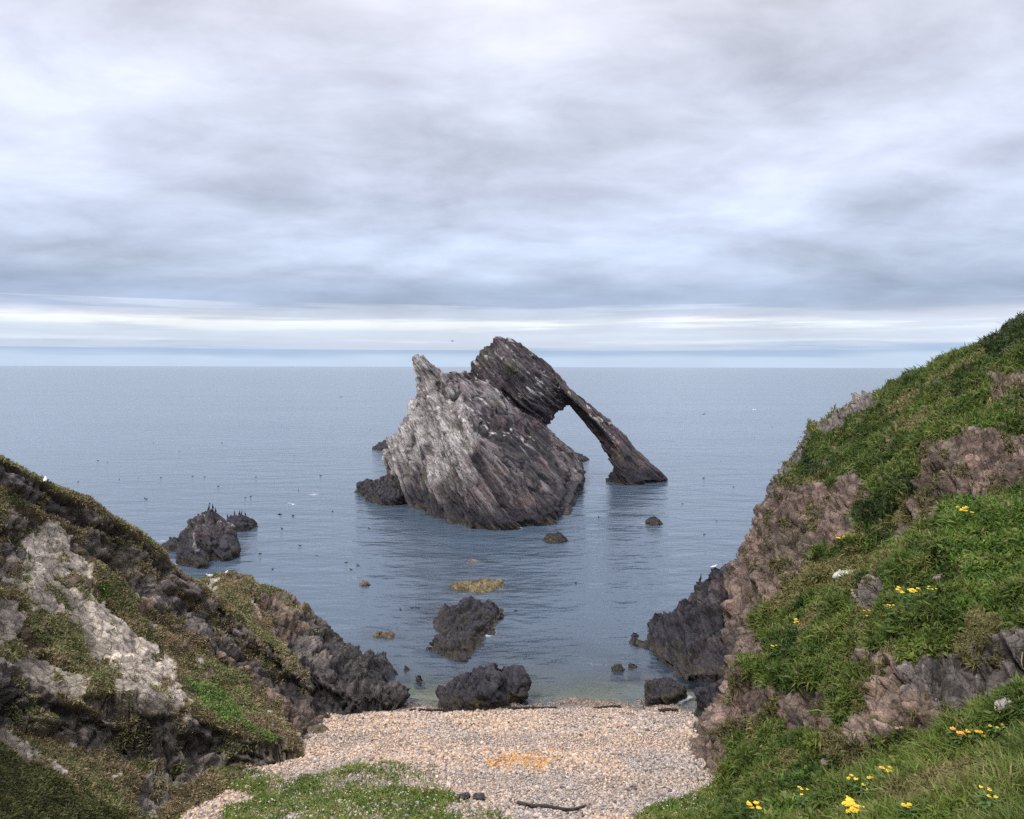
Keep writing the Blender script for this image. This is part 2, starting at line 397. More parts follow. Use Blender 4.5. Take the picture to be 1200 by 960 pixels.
rock('shore_rock', [
    [(*P(520, 822, 28.9)[:2], -.4), (*P(560, 829, 28.2)[:2], -.4), (*P(619, 815, 29.3)[:2], -.4), (*P(590, 790, 32)[:2], -.4), (*P(540, 795, 31.5)[:2], -.4),
     P(519, 812, 29.2), P(527, 800, 29.7), P(545, 792, 30.2), P(573, 780, 30.6), P(590, 786, 30), P(575, 812, 28.7), P(545, 822, 28.4)],
    [P(570, 782, 30.6), P(598, 778, 30.6), P(612, 784, 30.3), P(619, 800, 29.7), P(618, 815, 29.1), P(604, 817, 29), P(600, 800, 29.4), (*P(612, 820, 29.6)[:2], -.4), (*P(585, 800, 31.5)[:2], -.4), P(585, 800, 30.6)]],
    0.045, 0.8, 34, 'black craggy rock sitting at the edge of the pebble beach')
rock('tidal_reef', [lump(521, 596, 676, 699, 43.6, [(530, 683, .4), (548, 680, .5), (565, 678, .6), (590, 679, .7)], 2.5)], 0.05, 0.3, 35,
     'long tan seaweed covered reef awash behind the largest dark cove rock', light=(0.30, 0.23, 0.12), dark=(0.12, 0.09, 0.045), paint=paint_wrack, weed=0.3, cat='reef')
rock('tidal_reef', [lump(434, 470, 738, 752, 36.2, [(440, 741, .4), (462, 739, .5)], 1.0)], 0.035, 0.2, 36,
     'small tan reef awash left of the largest dark cove rock', light=(0.26, 0.20, 0.11), dark=(0.1, 0.08, 0.04), paint=paint_wrack, weed=0.3, cat='reef')
rock('tidal_reef', [lump(420, 437, 679, 689, 44.8, [(426, 680, .5), (431, 682, .5)], .7)], 0.035, 0.2, 37,
     'tiny lone brown rock awash in open water between the left hillside and the stack', paint=paint_wrack, weed=.3, cat='reef')
rock('tidal_reef', [lump(540, 574, 656, 663, 50.2, [(552, 655, .5), (564, 657, .5)], 1.4)], 0.05, 0.2, 49,
     'pale reef just breaking the surface in the dark reflection below the stack', light=(0.4, 0.36, 0.28), dark=(0.2, 0.18, 0.12), paint=paint_wrack, weed=.2, cat='reef')
rock('shore_rock', [lump(632, 669, 622, 639, 55.8, [(642, 625, .4), (654, 623, .4), (662, 630, .4)], 1.8)], 0.05, 0.3, 38,
     'low brown rock right at the foot of the tilted stack', light=(0.19, 0.15, 0.09))
rock('shore_rock', [lump(753, 780, 604, 617, 62.2, [(760, 606, .4), (766, 604, .4), (773, 608, .4)], 1.6)], 0.05, 0.3, 39,
     'small pointed brown rock alone in open water right of the stack', light=(0.17, 0.13, 0.08))
rock('shore_rock', [lump(436, 466, 512, 529, 117, [(444, 519, .5), (455, 514, .5), (462, 513, .5)], 5)], 0.12, 0.6, 40,
     'distant dark skerry peeping out on the left behind the stack')
rock('shore_rock', [lump(668, 692, 526, 541, 104, [(671, 528, .5), (680, 533, .5), (688, 538, .5)], 5)], 0.10, 0.6, 41,
     'sharp dark skerry showing through the gap beneath the arch')
rock('shore_rock', [lump(413, 446, 559, 580, 76, [(420, 566, .4), (430, 560, .5), (440, 562, .5)], 5), lump(430, 482, 556, 592, 71, [(440, 562, .5), (455, 557, .6), (470, 566, .5), (476, 580, .2)], 5)], 0.07, 0.8, 48,
     'low rugged dark ledge at the left foot of the stack', lightness=.5)
for k, (x0, x1, t, b, d, s, lab) in enumerate([
    (472, 483, 779, 787, 32.4, 50, 'smallest black boulder awash near the left outcrop, farthest from the beach'),
    (486, 500, 789, 801, 31.3, 51, 'round black boulder awash midway between the outcrop and the craggy beach rock'),
    (443, 458, 792, 803, 31.2, 52, 'black boulder awash close against the left outcrop'),
    (460, 474, 803, 814, 30.3, 53, 'black boulder awash beside the outcrop at the beach edge'),
    (757, 790, 718, 738, 37.6, 54, 'low black rock awash beside the dark right-hand crag, nearest open water'),
    (739, 751, 739, 747, 36.5, 55, 'small pale-topped rock awash left of the dark right-hand crag'),
    (735, 752, 776, 784, 32.7, 57, 'flat thin black rock awash in the shallows before the dark crag'),
    (716, 734, 778, 787, 32.4, 58, 'flat black rock awash in the shallows, next to the thin one before the crag'),
    (600, 612, 714, 720, 40.2, 59, 'tiny tan rock awash just right of the largest dark cove rock')]):
    w = (x1 - x0) / F * d
    rock('boulder', [lump(x0, x1, t, b, d, [((x0 * 2 + x1) / 3, t, .4), ((x0 + 2 * x1) / 3, t + 1, .5)], w * .7)], 0.028, min(.25, w * .45), s, lab,
         group='boulders awash near the beach', cat='boulder')
rock('shore_rock', [
    [(*P(756, 823, 29.0)[:2], -.3), (*P(790, 820, 29.3)[:2], -.3), (*P(806, 812, 30)[:2], -.3), (*P(770, 800, 31)[:2], -.3), P(758, 808, 29.4), P(757, 796, 30), P(772, 797, 30), P(790, 795, 30.3), P(805, 806, 30), P(790, 816, 29.2), P(764, 818, 29)]],
    0.04, 0.4, 60, 'hunched black rock on the right end of the beach below the crag')
rock('shore_rock', [
    [(*P(816, 823, 27.8)[:2], -.1), (*P(850, 824, 27.5)[:2], -.1), (*P(860, 800, 29)[:2], -.3), (*P(820, 806, 29)[:2], -.3), P(817, 808, 28.2), P(835, 800, 28.4), P(858, 798, 28.4), P(845, 818, 27.6), P(818, 818, 27.9)]],
    0.04, 0.4, 61, 'dark reddish boulder wedged between the pebbles and the right cliff foot', light=(.13, .10, .10))
crag, crag_v = rock('crag', [
    [under(745, 756, 35.5), under(775, 775, 33.2), under(806, 800, 31.0), under(850, 805, 31), under(880, 740, 36), under(790, 715, 40), under(830, 690, 42),
     P(748, 752, 35.7), P(765, 745, 36), P(787, 734, 36.5), P(800, 708, 38), P(812, 694, 39), P(826, 680, 38.5), P(840, 684, 37), P(862, 690, 36), P(806, 790, 31.3), P(780, 770, 33.3), P(850, 790, 31.3), P(870, 740, 34),
     P(818, 726, 35), P(842, 734, 34)],
    [P(816, 696, 39), P(820, 680, 39), P(832, 678, 39), P(834, 662, 39.5), P(850, 658, 39.5), P(872, 656, 39.5), P(880, 690, 37), P(850, 692, 37), P(836, 684, 37.8), P(830, 690, 41), P(880, 700, 41)],
    [P(866, 648, 40), P(872, 644, 40), P(884, 646, 39), P(884, 690, 39), P(862, 690, 40), P(880, 690, 41)]],
    0.06, 1.1, 62, 'big black crag running into the sea from the right headland, grass tuft on top', lightness=.28, cat='crag',
    paint=lambda v, n, c, q2: mixc(c, (0.10, 0.11, 0.035), sstep(3.1, 3.7, v[:, 2] + fbm(v * .9, 3, 5) * .9) * sstep(.2, .6, n[:, 2] + fbm(v * 1.5, 2, 6) * .4) * .9))
print('rocks', round(time.time() - T0, 1))

# ------------------------------------------------------------------ the beach and sea bed
def beach_z(x, y):
    wl = 29.0 + 0.25 * np.sin(x * 0.35 + 1) - 0.012 * (x - 1) ** 2 * 0.4
    z = (wl - y) * 0.15
    z = np.where(z < 0, z * 0.9, z)
    z = np.maximum(z, -3.5)
    bank = 2.6 + (16.0 - y) * 0.49
    z = np.where(y < 16.9, np.maximum(z, bank), z)
    return z

# ------------------------------------------------------------------ hillsides: smooth height field from survey points, then relief
def fit(points, c=1.0):
    pts = np.array(points, float)
    xy, z = pts[:, :2], pts[:, 2]
    A = np.sqrt(((xy[:, None] - xy[None]) ** 2).sum(-1) + c * c)
    n = len(pts); B = np.zeros((n + 3, n + 3)); B[:n, :n] = A + np.eye(n) * 0.02 * -1
    B[:n, n] = 1; B[:n, n + 1:] = xy; B[n, :n] = 1; B[n + 1:, :n] = xy.T
    w = np.linalg.solve(B, np.concatenate([z, [0, 0, 0]]))
    def ev(x, y):
        x = np.asarray(x, float); y = np.asarray(y, float); out = w[n] + w[n + 1] * x + w[n + 2] * y
        for k in range(n): out = out + w[k] * np.sqrt((x - xy[k, 0]) ** 2 + (y - xy[k, 1]) ** 2 + c * c)
        return out
    return ev

def poly_sd(x, y, line):
    """signed plan distance to a polyline (positive on its right-hand side when walking along it)"""
    best = np.full(x.shape, 1e9); sgn = np.zeros(x.shape)
    for (a, b) in zip(line[:-1], line[1:]):
        ax, ay, bx, by = a[0], a[1], b[0], b[1]
        dx, dy = bx - ax, by - ay; l2 = dx * dx + dy * dy
        t = np.clip(((x - ax) * dx + (y - ay) * dy) / l2, 0, 1)
        d = np.hypot(x - ax - t * dx, y - ay - t * dy)
        s = np.sign((x - ax) * -dy + (y - ay) * dx) * -1
        m = d < best
        best = np.where(m, d, best); sgn = np.where(m, s, sgn)
    return best * sgn

def polar_terrain(ev, th0, th1, nc, r0, r1, nr, cy=0.0):
    th = np.radians(np.linspace(th0, th1, nc)); rr = np.geomspace(r0, r1, 900)
    TH, R = np.meshgrid(th, rr, indexing='ij')
    X, Y = R * np.sin(TH), R * np.cos(TH)
    Z = ev(X.ravel(), Y.ravel()).reshape(X.shape)
    Z = np.clip(Z, -3, 30)
    dz = np.diff(Z, axis=1); dr = np.diff(R, axis=1); rm = R[:, :-1]
    ds = np.hypot(dr, dz * 1.4) / rm
    S = np.concatenate([np.zeros((nc, 1)), np.cumsum(ds, 1)], 1)
    # smooth the parametrisation across columns so rows stay continuous
    k = np.ones(25) / 25
    Sn = S / S[:, -1:]
    Sp = np.pad(Sn, ((12, 12), (0, 0)), 'edge')
    Sn = np.stack([np.convolve(Sp[:, j], k, 'valid') for j in range(Sp.shape[1])], 1)
    u = np.linspace(0, 1, nr)
    Rn = np.stack([np.interp(u, Sn[i], rr) for i in range(nc)])
    THn = np.repeat(th[:, None], nr, 1)
    X, Y = Rn * np.sin(THn), Rn * np.cos(THn)
    Z = np.clip(ev(X.ravel(), Y.ravel()), -3, 30).reshape(X.shape)
    v = np.stack([X, Y, Z], -1).reshape(-1, 3).astype(np.float32)
    i, j = np.meshgrid(np.arange(nc - 1), np.arange(nr - 1), indexing='ij')
    a = (i * nr + j).ravel()
    q = np.stack([a, a + 1, a + nr + 1, a + nr], 1)
    return v, q[:, ::-1][:, [3, 0, 1, 2]]

CLASSES = ['heath', 'grass', 'bright', 'dry', 'pale', 'dark', 'red', 'earth', 'scrub']
ROCKY = {4, 5, 6, 7}

def classify(v, default, paints, warp=4.5, seed=0):
    p = pix(v)
    wv = np.clip(v, -60, 60)
    s = np.clip(24.0 / np.maximum(np.hypot(v[:, 0], v[:, 1]), 4), 0.5, 2.5)[:, None]
    w = np.stack([fbm(wv * 0.9 + 5, 5, seed, .6), fbm(wv * 0.9 + 55, 5, seed + 9, .6)], 1) * (warp * 3.2) * s
    p = p + w
    c = default.copy()
    for poly, cl, *dmin in paints:
        if cl == 'pale':
            pc_ = np.array(poly, float); poly = ((pc_ - pc_.mean(0)) * 1.16 + pc_.mean(0)).tolist()
        m = inpoly(p, poly)
        if dmin: m &= v[:, 1] > dmin[0]
        c[m] = CLASSES.index(cl)
    return c

def terrain_colour(v, cls, seed):
    n1 = fbm(v * 0.35, 4, seed); n2 = fbm(v * 1.3 + 7, 4, seed + 5); n3 = fbm(v * 5, 3, seed + 6)
    t1 = np.clip(.5 + n1 * 1.6, 0, 1); t2 = np.clip(.5 + n2 * 1.6, 0, 1); t3 = np.clip(.5 + n3 * 1.6, 0, 1)
    pal = {
        'heath': ((0.09, 0.075, 0.042), (0.17, 0.135, 0.078)), 'grass': ((0.035, 0.055, 0.014), (0.07, 0.085, 0.025)),
        'bright': ((0.05, 0.075, 0.02), (0.07, 0.10, 0.028)), 'dry': ((0.10, 0.095, 0.035), (0.17, 0.14, 0.06)),
        'pale': ((0.41, 0.345, 0.275), (0.57, 0.485, 0.395)), 'dark': ((0.06, 0.051, 0.049), (0.24, 0.205, 0.18)),
        'red': ((0.05, 0.036, 0.030), (0.235, 0.17, 0.135)), 'earth': ((0.14, 0.10, 0.075), (0.26, 0.19, 0.145)),
        'scrub': ((0.02, 0.03, 0.01), (0.045, 0.06, 0.02)),
    }
    col = np.zeros((len(v), 3), np.float32)
    for k, nme in enumerate(CLASSES):
        m = cls == k
        if not m.any(): continue
        lo, hi = pal[nme]
        c = mixc(np.broadcast_to(np.float32(lo), (m.sum(), 3)), hi, np.clip(t1[m] * .4 + t2[m] * .4 + t3[m] * .3, 0, 1))
        if k in ROCKY:
            c = mixc(c, (0.045, 0.04, 0.04), np.clip((n2[m] + n1[m] * .8 - .12) * 2.8, 0, .15 if nme == 'pale' else .5))
            if nme == 'red': c = mixc(c, (0.27, 0.18, 0.145), np.clip((fbm(v[m] * .6, 3, seed + 8) - .12) * 3, 0, .7))
            c = mixc(c, (0.12, 0.11, 0.05), np.clip((n1[m] + n3[m] * .5 - .15) * 1.8, 0, .3))
        col[m] = c
    return col

def build_terrain(name, ev, th, nc, r, nr, default_fn, paints, fr, seed, rock_amp, edge_fn=None, turf=1.0, after=None, cells=(1.8, 1.3, 0.6), bed=1.2, finew=1.0):
    v, q = polar_terrain(ev, th[0], th[1], nc, r[0], r[1], nr)
    me = make_mesh('tmp', v, quads=q); n = normals_of(me).copy(); bpy.data.meshes.remove(me)
    cls = classify(v, default_fn(v, n), paints, seed=seed)
    if after: cls = after(v, cls)
    rocky = np.isin(cls, list(ROCKY)).astype(np.float32)
    # soften the rock mask a little across the grid so that relief fades into turf
    rg = rocky.reshape(nc, nr)
    for _ in range(3):
        rg = (rg + np.roll(rg, 1, 0) + np.roll(rg, -1, 0) + np.roll(rg, 1, 1) + np.roll(rg, -1, 1)) / 5
    rs = rg.ravel()
    dist = np.hypot(v[:, 0], v[:, 1])
    d = np.zeros(len(v), np.float32)
    idx = np.where(rs > 0.01)[0]
    rel, cv, cv2, q2 = relief(v[idx], fr, rock_amp, seed + 50, cells=cells, crack=1.0, bed=bed)
    f1, f2, cv3, tl = worley(q2 / np.float32((.5, .34, .2)), seed + 71, True)
    rel = rel + finew * ((cv3 - .5) * .09 + tl * .12 - .05 * (1 - sstep(0, .14, f2 - f1))) * np.clip((dist[idx] - 4) / 10, .3, 1)
    cv2 = np.clip(cv2 + (cv3 - .5) * .35, 0, 1)
    d[idx] = rel * rs[idx] * np.where(cls[idx] == CLASSES.index('pale'), .32, 1)
    tur = (fbm(v * 0.5, 3, seed + 60) * 0.55 + fbm(v * 1.5, 4, seed + 61) * 0.42 + np.abs(fbm(v * 3.4, 3, seed + 62)) * 0.24)
    near = np.clip((dist - 3) / 8, 0.35, 1)
    d += tur * (1 - rs) * near * turf
    d += rs * (ridged(v * 2.2, 3, seed + 63) - .5) * 0.06 * near
    if edge_fn is not None: d *= edge_fn(v)
    v2 = v + n * d[:, None]
    c = terrain_colour(v2, cls, seed)
    # per-block tone on bare rock, dark salt-washed rock near the tide
    tone = np.ones(len(v), np.float32); tone[idx] = 1.08 + ((cv - .5) * .45 + (cv2 - .42) * 1.15) * rs[idx]
    c = c * tone[:, None]
    low = sstep(2.2, .6, v2[:, 2] + fbm(v2 * .7, 3, seed + 64)) * sstep(25.5, 29, v2[:, 1])
    c = mixc(c, (0.04, 0.036, 0.04), .8 * low)
    me = make_mesh(name, v2, quads=q); set_col(me, c)
    o = link(name, me, M_TERRAIN, kind='structure')
    wl = v2[(np.abs(v2[:, 2]) < 0.1) & (v2[:, 1] > 28)]
    if len(wl): WATERLINE.append(wl[:: max(1, len(wl) // 500)])
    return dict(v=v2, q=q, n=normals_of(me).copy(), cls=cls, obj=o, pix=pix(v2), rs=rs)

# ---- left hillside
LP = [P(*a) for a in [
    (0, 562, 24), (60, 594, 25), (130, 628, 26.3), (190, 670, 27.3), (240, 712, 28.2), (310, 770, 28.3), (370, 808, 28.3), (430, 833, 28.4),
    (0, 610, 22.5), (0, 700, 20.5), (0, 800, 18.7), (0, 900, 16.4), (0, 965, 15), (80, 660, 24), (80, 760, 21.8), (80, 860, 19.2), (80, 950, 17),
    (160, 700, 25.5), (160, 800, 22.3), (160, 880, 20.4), (160, 950, 18.7), (230, 760, 26), (230, 830, 23.2), (230, 900, 21.2), (205, 945, 19.6),
    (300, 825, 25.5), (300, 875, 23.4), (332, 872, 24), (380, 842, 26.6),
    (-120, 500, 22), (-120, 600, 19.5), (-120, 760, 16), (-120, 900, 13), (-300, 380, 19), (-300, 600, 15), (-300, 800, 12), (-150, 1050, 10.5),
    (245, 676, 33), (270, 678, 34), (300, 686, 34), (330, 693, 33.6), (352, 706, 33), (368, 730, 32.4), (395, 758, 32), (430, 766, 31.5), (445, 796, 30.2), (468, 826, 28.8),
    (330, 740, 31), (380, 780, 30.2), (420, 805, 29.4), (280, 715, 31), (450, 822, 28.6)]]
LP += [(-16.2, 28, 6.3), (-14.5, 30.5, 3.6), (-14, 33.5, 2.0), (-18, 32, 5), (-20, 27, 9), (-23, 36, 5), (-25, 30, 10), (-11.5, 38, -1.5), (-8, 36.5, -1.2), (-5, 34, -1.2), (-3.4, 31, -1),
       (-3.2, 28.5, -0.6), (-5.2, 26, -0.4), (-5.4, 24, -.3), (-6.2, 21.5, .2), (-7.3, 19.2, 0.7), (-7, 16, 1.6), (-4, 20, -1), (-1, 26, -2.5), (0, 32, -3), (-15, 40, -2), (-24, 44, -2), (-4, 16, 0), (-6, 12, 3.2), (-3, 12, 1)]
_lev = fit(LP, 0.8)
RIB = [P(*a) for a in [(-150, 440, 21), (0, 532, 24), (60, 566, 25), (130, 612, 26.3), (190, 658, 27.3), (240, 700, 28.2), (310, 765, 28.3), (370, 806, 28.3), (425, 830, 28.3)]]
LEDGE = [P(*a) for a in [(-80, 795, 16.5), (0, 812, 18.2), (50, 816, 19.0), (128, 846, 20.3), (150, 858, 20.6)]]
LEDGE2 = [P(*a) for a in [(165, 842, 21.0), (227, 852, 22.2), (277, 867, 22.9), (318, 881, 23.3)]]
LEDGE3 = [P(*a) for a in [(8, 590, 23), (60, 610, 24), (110, 640, 24.6), (180, 690, 26.0), (240, 745, 26.6)]]
def left_z(x, y):
    z = _lev(x, y)
    s = poly_sd(x, y, RIB)                                    # positive = landward (viewer) side
    z = z + 0.62 * np.exp(-(np.where(s < 0, s / 1.3, s / 0.2)) ** 2) - 0.5 * np.exp(-((s - 1.0) / 0.7) ** 2)
    for ln, a in ((LEDGE, 0.6), (LEDGE2, 0.55), (LEDGE3, .25)):
        s = poly_sd(x, y, ln)
        z = z + a * np.exp(-(np.where(s < 0, s / 1.1, s / 0.16)) ** 2) - a * .5 * np.exp(-((s - .5) / 0.5) ** 2)
    return z
left_paint = [
    ([(0, 590), (40, 600), (70, 640), (60, 680), (20, 690), (0, 690)], 'dark'),
    ([(58, 608), (84, 630), (78, 672), (38, 664), (33, 638)], 'pale'), ([(83, 640), (103, 660), (107, 683), (93, 673)], 'pale'),
    ([(147, 670), (187, 697), (167, 702)], 'pale'),
    ([(18, 683), (28, 664), (72, 690), (98, 700), (136, 730), (168, 754), (196, 778), (194, 792), (205, 808), (207, 824), (224, 838), (181, 848), (157, 826), (131, 788), (111, 770), (96, 738), (55, 718)], 'pale'),
    ([(0, 705), (20, 710), (32, 722), (20, 745), (0, 752)], 'pale'),
    ([(0, 776), (35, 772), (44, 768), (99, 802), (90, 820), (58, 812), (0, 815)], 'pale'),
    ([(0, 780), (30, 782), (55, 805), (58, 814), (130, 848), (126, 872), (60, 862), (0, 852)], 'dark'),
    ([(0, 852), (23, 865), (52, 878), (76, 913), (60, 906), (35, 887), (0, 872)], 'pale'),
    ([(166, 842), (200, 840), (235, 850), (277, 865), (322, 882), (303, 895), (250, 902), (212, 920), (201, 944), (166, 956), (158, 925), (178, 905), (165, 880)], 'dark'),
    ([(100, 622), (190, 684), (240, 722), (300, 772), (360, 812), (440, 834), (440, 846), (350, 828), (290, 792), (230, 745), (180, 708), (100, 645)], 'dark'),
    ([(255, 760), (330, 815), (400, 850), (360, 852), (300, 812)], 'earth'),
    ([(330, 700), (372, 720), (400, 755), (440, 762), (480, 830), (430, 830), (360, 790), (320, 745)], 'dark'),
    ([(290, 690), (350, 700), (370, 740), (330, 740)], 'earth'),
    ([(219, 794), (257, 811), (292, 843), (332, 867), (315, 874), (262, 849), (233, 826)], 'bright'),
    ([(110, 690), (120, 685), (130, 695), (118, 702)], 'bright'),
    ([(0, 880), (40, 900), (80, 930), (160, 960), (-60, 1100), (-200, 900)], 'scrub'),
]
def left_default(v, n):
    c = np.full(len(v), 0)
    steep = n[:, 2] + fbm(v * .8, 3, 3) * .35
    c[steep < 0.42] = CLASSES.index('dark')
    c[(v[:, 2] < 1.4) & (v[:, 1] > 28)] = CLASSES.index('dark')
    return c
def left_after(v, c):
    g = c == CLASSES.index('heath')
    a = fbm(v * (.9, .9, .5) + 40, 4, 105)
    c[g & (a > .27)] = CLASSES.index('earth'); c[g & (fbm(v * .8 + 70, 4, 106) > .31)] = CLASSES.index('pale')
    return c
left = build_terrain('hillside', left_z, (-58, 2), 640, (7, 48), 820, left_default, left_paint, FR_LEFT, 100, 0.75, turf=.45, after=left_after)
print('left', round(time.time() - T0, 1))

# ---- right headland
RP = [P(*a) for a in [
    (1200, 965, 5.0), (1100, 965, 5.4), (1000, 965, 6.2), (1200, 890, 6.0), (1100, 922, 6.4), (1200, 822, 7.2), (1150, 850, 7.4), (1100, 877, 7.6), (1050, 904, 7.8), (1010, 926, 7.9), (980, 955, 7.4),
    (1350, 750, 7.5), (1350, 900, 5.2), (1500, 700, 8),
    (1190, 800, 13.3), (1130, 800, 13.8), (1080, 815, 13.6), (1190, 738, 14.0), (1130, 748, 14.6), (1065, 770, 14.8), (1040, 800, 14.5), (1020, 850, 14.3), (1190, 850, 12.6), (1130, 862, 12.9), (1085, 880, 13), (1040, 890, 13.2), (1120, 960, 10), (1040, 985, 10.4),
    (1200, 680, 16), (1130, 680, 16.6), (1060, 710, 17), (1030, 740, 16.2), (1200, 620, 17.8), (1130, 610, 19), (1090, 625, 19.6), (1060, 660, 19.6), (1200, 590, 19.2), (1150, 585, 20),
    (1200, 575, 23), (1130, 590, 23.6), (1080, 615, 24), (1060, 635, 24.2), (1200, 505, 25.5), (1130, 505, 27), (1085, 530, 27.5), (1070, 575, 26.5),
    (1200, 450, 29.5), (1160, 440, 31.5), (1100, 450, 34), (1100, 490, 30.5), (1050, 500, 35), (1000, 530, 35), (960, 560, 35), (1040, 540, 31),
    (1145, 405, 38), (1205, 370, 37), (1078, 449, 41), (1000, 490, 41), (1040, 470, 41), (942, 516, 40), (906, 570, 38.5), (890, 610, 37), (1300, 330, 35), (1300, 450, 27), (1300, 600, 19), (1450, 500, 20), (1450, 300, 34),
    (1020, 580, 29.5), (960, 592, 33), (920, 580, 36), (880, 645, 36), (866, 690, 34.5), (858, 740, 33), (848, 790, 31), (846, 818, 29.5),
    (1000, 605, 28.6), (950, 650, 30.3), (910, 690, 28.8), (960, 680, 27), (1000, 645, 27), (1040, 640, 26),
    (900, 750, 23.4), (960, 740, 22), (1000, 700, 22.2), (1030, 690, 21), (890, 790, 21.8), (940, 785, 20.7), (990, 770, 19.4), (870, 800, 22.4), (1010, 795, 17),
    (862, 812, 22.6), (900, 812, 20.8), (960, 812, 19.4), (857, 860, 21.8), (852, 900, 21.4), (900, 845, 20.2), (960, 850, 18.6), (985, 880, 16), (870, 890, 19.6), (930, 872, 18), (960, 920, 14),
    (900, 925, 16), (850, 930, 18.4), (840, 960, 17.4), (880, 960, 14.6), (930, 960, 11), (780, 955, 19)]]
RP += [(4.2, 22, -.8), (4.5, 25, -1), (5.0, 23.5, -.2), (4.4, 19.5, 0.2), (5.6, 27.5, -.5), (6.6, 31, -1.2), (7.3, 36, -2), (10, 41, -2), (14, 46, -2), (20, 50, -2), (30, 52, 0), (30, 40, 16), (25, 45, 8), (19, 46, 3), (28, 25, 17), (25, 15, 16), (12, 8, 12), (5, 3, 10.6), (2, 1.5, 10.6), (9, 4, 11.5),
       (15, 43.5, 3), (11.5, 41, 2.2), (3, 18, 0.5), (0, 18, -1), (1, 25, -2), (2, 33, -3), (1.5, 9, 5.4), (1.2, 12, 3.2), (0.5, 6, 7)]
_rev = fit(RP, 0.55)
def right_z(x, y): return _rev(x, y)
right_paint = [
    ([(910, 569), (947, 566), (972, 569), (1007, 547), (1010, 575), (1023, 575), (997, 607), (991, 629), (947, 648), (940, 664), (918, 694), (893, 713), (880, 738), (905, 760), (877, 779), (874, 798), (861, 812), (840, 830), (820, 840), (820, 640), (860, 600)], 'red'),
    ([(895, 640), (945, 600), (990, 560), (1000, 580), (960, 640), (915, 690), (890, 700)], 'red'),
    ([(1083, 518), (1124, 506), (1181, 506), (1215, 506), (1215, 578), (1156, 578), (1118, 588), (1099, 610), (1054, 639), (1048, 620), (1070, 578), (1070, 547)], 'red'),
    ([(1000, 592), (1045, 580), (1055, 600), (1030, 620), (1000, 615)], 'scrub'),
    ([(1156, 436), (1210, 430), (1210, 452), (1162, 468)], 'red'),
    ([(1143, 405), (1185, 380), (1210, 360), (1210, 400), (1160, 420)], 'scrub'),
    ([(980, 485), (1023, 462), (1030, 468), (990, 492)], 'dark'),
    ([(960, 500), (985, 485), (990, 495), (965, 508)], 'dark'), ([(895, 560), (945, 505), (952, 512), (905, 585)], 'dark'),
    ([(940, 664), (1000, 640), (1040, 650), (1010, 680), (960, 690), (900, 730), (918, 694)], 'dry'),
    ([(960, 690), (1010, 700), (1000, 730), (930, 760), (900, 765), (895, 740)], 'grass'),
    ([(995, 703), (1012, 690), (1026, 673), (1044, 690), (1030, 715), (1010, 712)], 'dark'),
    ([(1061, 773), (1086, 764), (1130, 760), (1162, 741), (1215, 735), (1215, 790), (1184, 814), (1162, 840), (1118, 846), (1099, 860), (1054, 872), (1023, 874), (1023, 798)], 'dark', 10.5),
    ([(1060, 800), (1085, 806), (1108, 845), (1095, 865), (1052, 868), (1048, 830)], 'earth', 10.5),
    ([(1020, 760), (1050, 760), (1055, 800), (1050, 870), (990, 905), (966, 912), (975, 850), (1010, 800)], 'earth', 10.5),
    ([(1000, 860), (1020, 800), (1012, 790), (985, 830), (985, 858)], 'grass'),
    ([(896, 805), (966, 808), (978, 846), (966, 868), (934, 860), (896, 846), (870, 880), (852, 915), (815, 920), (820, 800), (870, 800)], 'red'),
    ([(845, 850), (870, 870), (880, 840), (920, 850), (890, 870), (860, 905)], 'grass'),
    ([(820, 800), (876, 790), (870, 840), (850, 912), (815, 920)], 'red'),
    ([(1010, 900), (960, 960), (1250, 1000), (1250, 790), (1180, 815)], 'grass'),
    ([(1100, 610), (1130, 585), (1215, 580), (1215, 680), (1150, 700), (1110, 660)], 'bright'),
]
def right_default(v, n):
    c = np.full(len(v), CLASSES.index('grass'))
    steep = n[:, 2] + fbm(v * .7, 3, 4) * .3
    c[(steep < 0.30) & (v[:, 1] > 10.5)] = CLASSES.index('red')
    c[(v[:, 2] < 1.5) & (v[:, 1] > 26)] = CLASSES.index('red')
    return c
def right_after(v, c):
    g = c == CLASSES.index('grass')
    a, b = fbm(v * .55 + 30, 4, 205), fbm(v * .8 + 60, 4, 206)
    c[g & (a > .20)] = CLASSES.index('dry'); c[g & (b > .28)] = CLASSES.index('scrub'); c[g & (b < -.24)] = CLASSES.index('bright')
    c[g & (v[:, 1] > 10.5) & (fbm(v * 1.3 + 90, 4, 207) > .34)] = CLASSES.index('earth')
    return c
right = build_terrain('headland', right_z, (-2, 62), 760, (1.6, 56), 1000, right_default, right_paint, FR_RIGHT, 200, 0.85, after=right_after, cells=(1.5, 1.3, 1.05), bed=.6, finew=.75)
print('right', round(time.time() - T0, 1))

# ---- beach sheet (runs under the water as the sea bed and up to the bank below the viewpoint)
bx = np.linspace(-26, 26, 210); by = np.concatenate([np.linspace(-6, 15, 60), np.linspace(15.1, 34, 210), np.linspace(34.3, 80, 60)])
BX, BY = np.meshgrid(bx, by, indexing='ij')
bv = np.stack([BX, BY, beach_z(BX, BY)], -1).reshape(-1, 3)
bv[:, 2] += fbm(bv * (0.7, 0.7, 0), 3, 300) * .22 * sstep(40, 30, bv[:, 1])
i, j = np.meshgrid(np.arange(len(bx) - 1), np.arange(len(by) - 1), indexing='ij'); a = (i * len(by) + j).ravel(); nb = len(by)
me = make_mesh('beach', bv, quads=np.stack([a, a + nb, a + nb + 1, a + 1], 1))
t = np.clip(.5 + fbm(bv * 1.1, 4, 301) * 1.6, 0, 1)
bc = mixc(np.broadcast_to(np.float32((0.17, 0.13, 0.11)), bv.shape), (0.30, 0.235, 0.19), t)
bc = mixc(bc, (0.17, 0.15, 0.10), sstep(29.0, 31, bv[:, 1]))
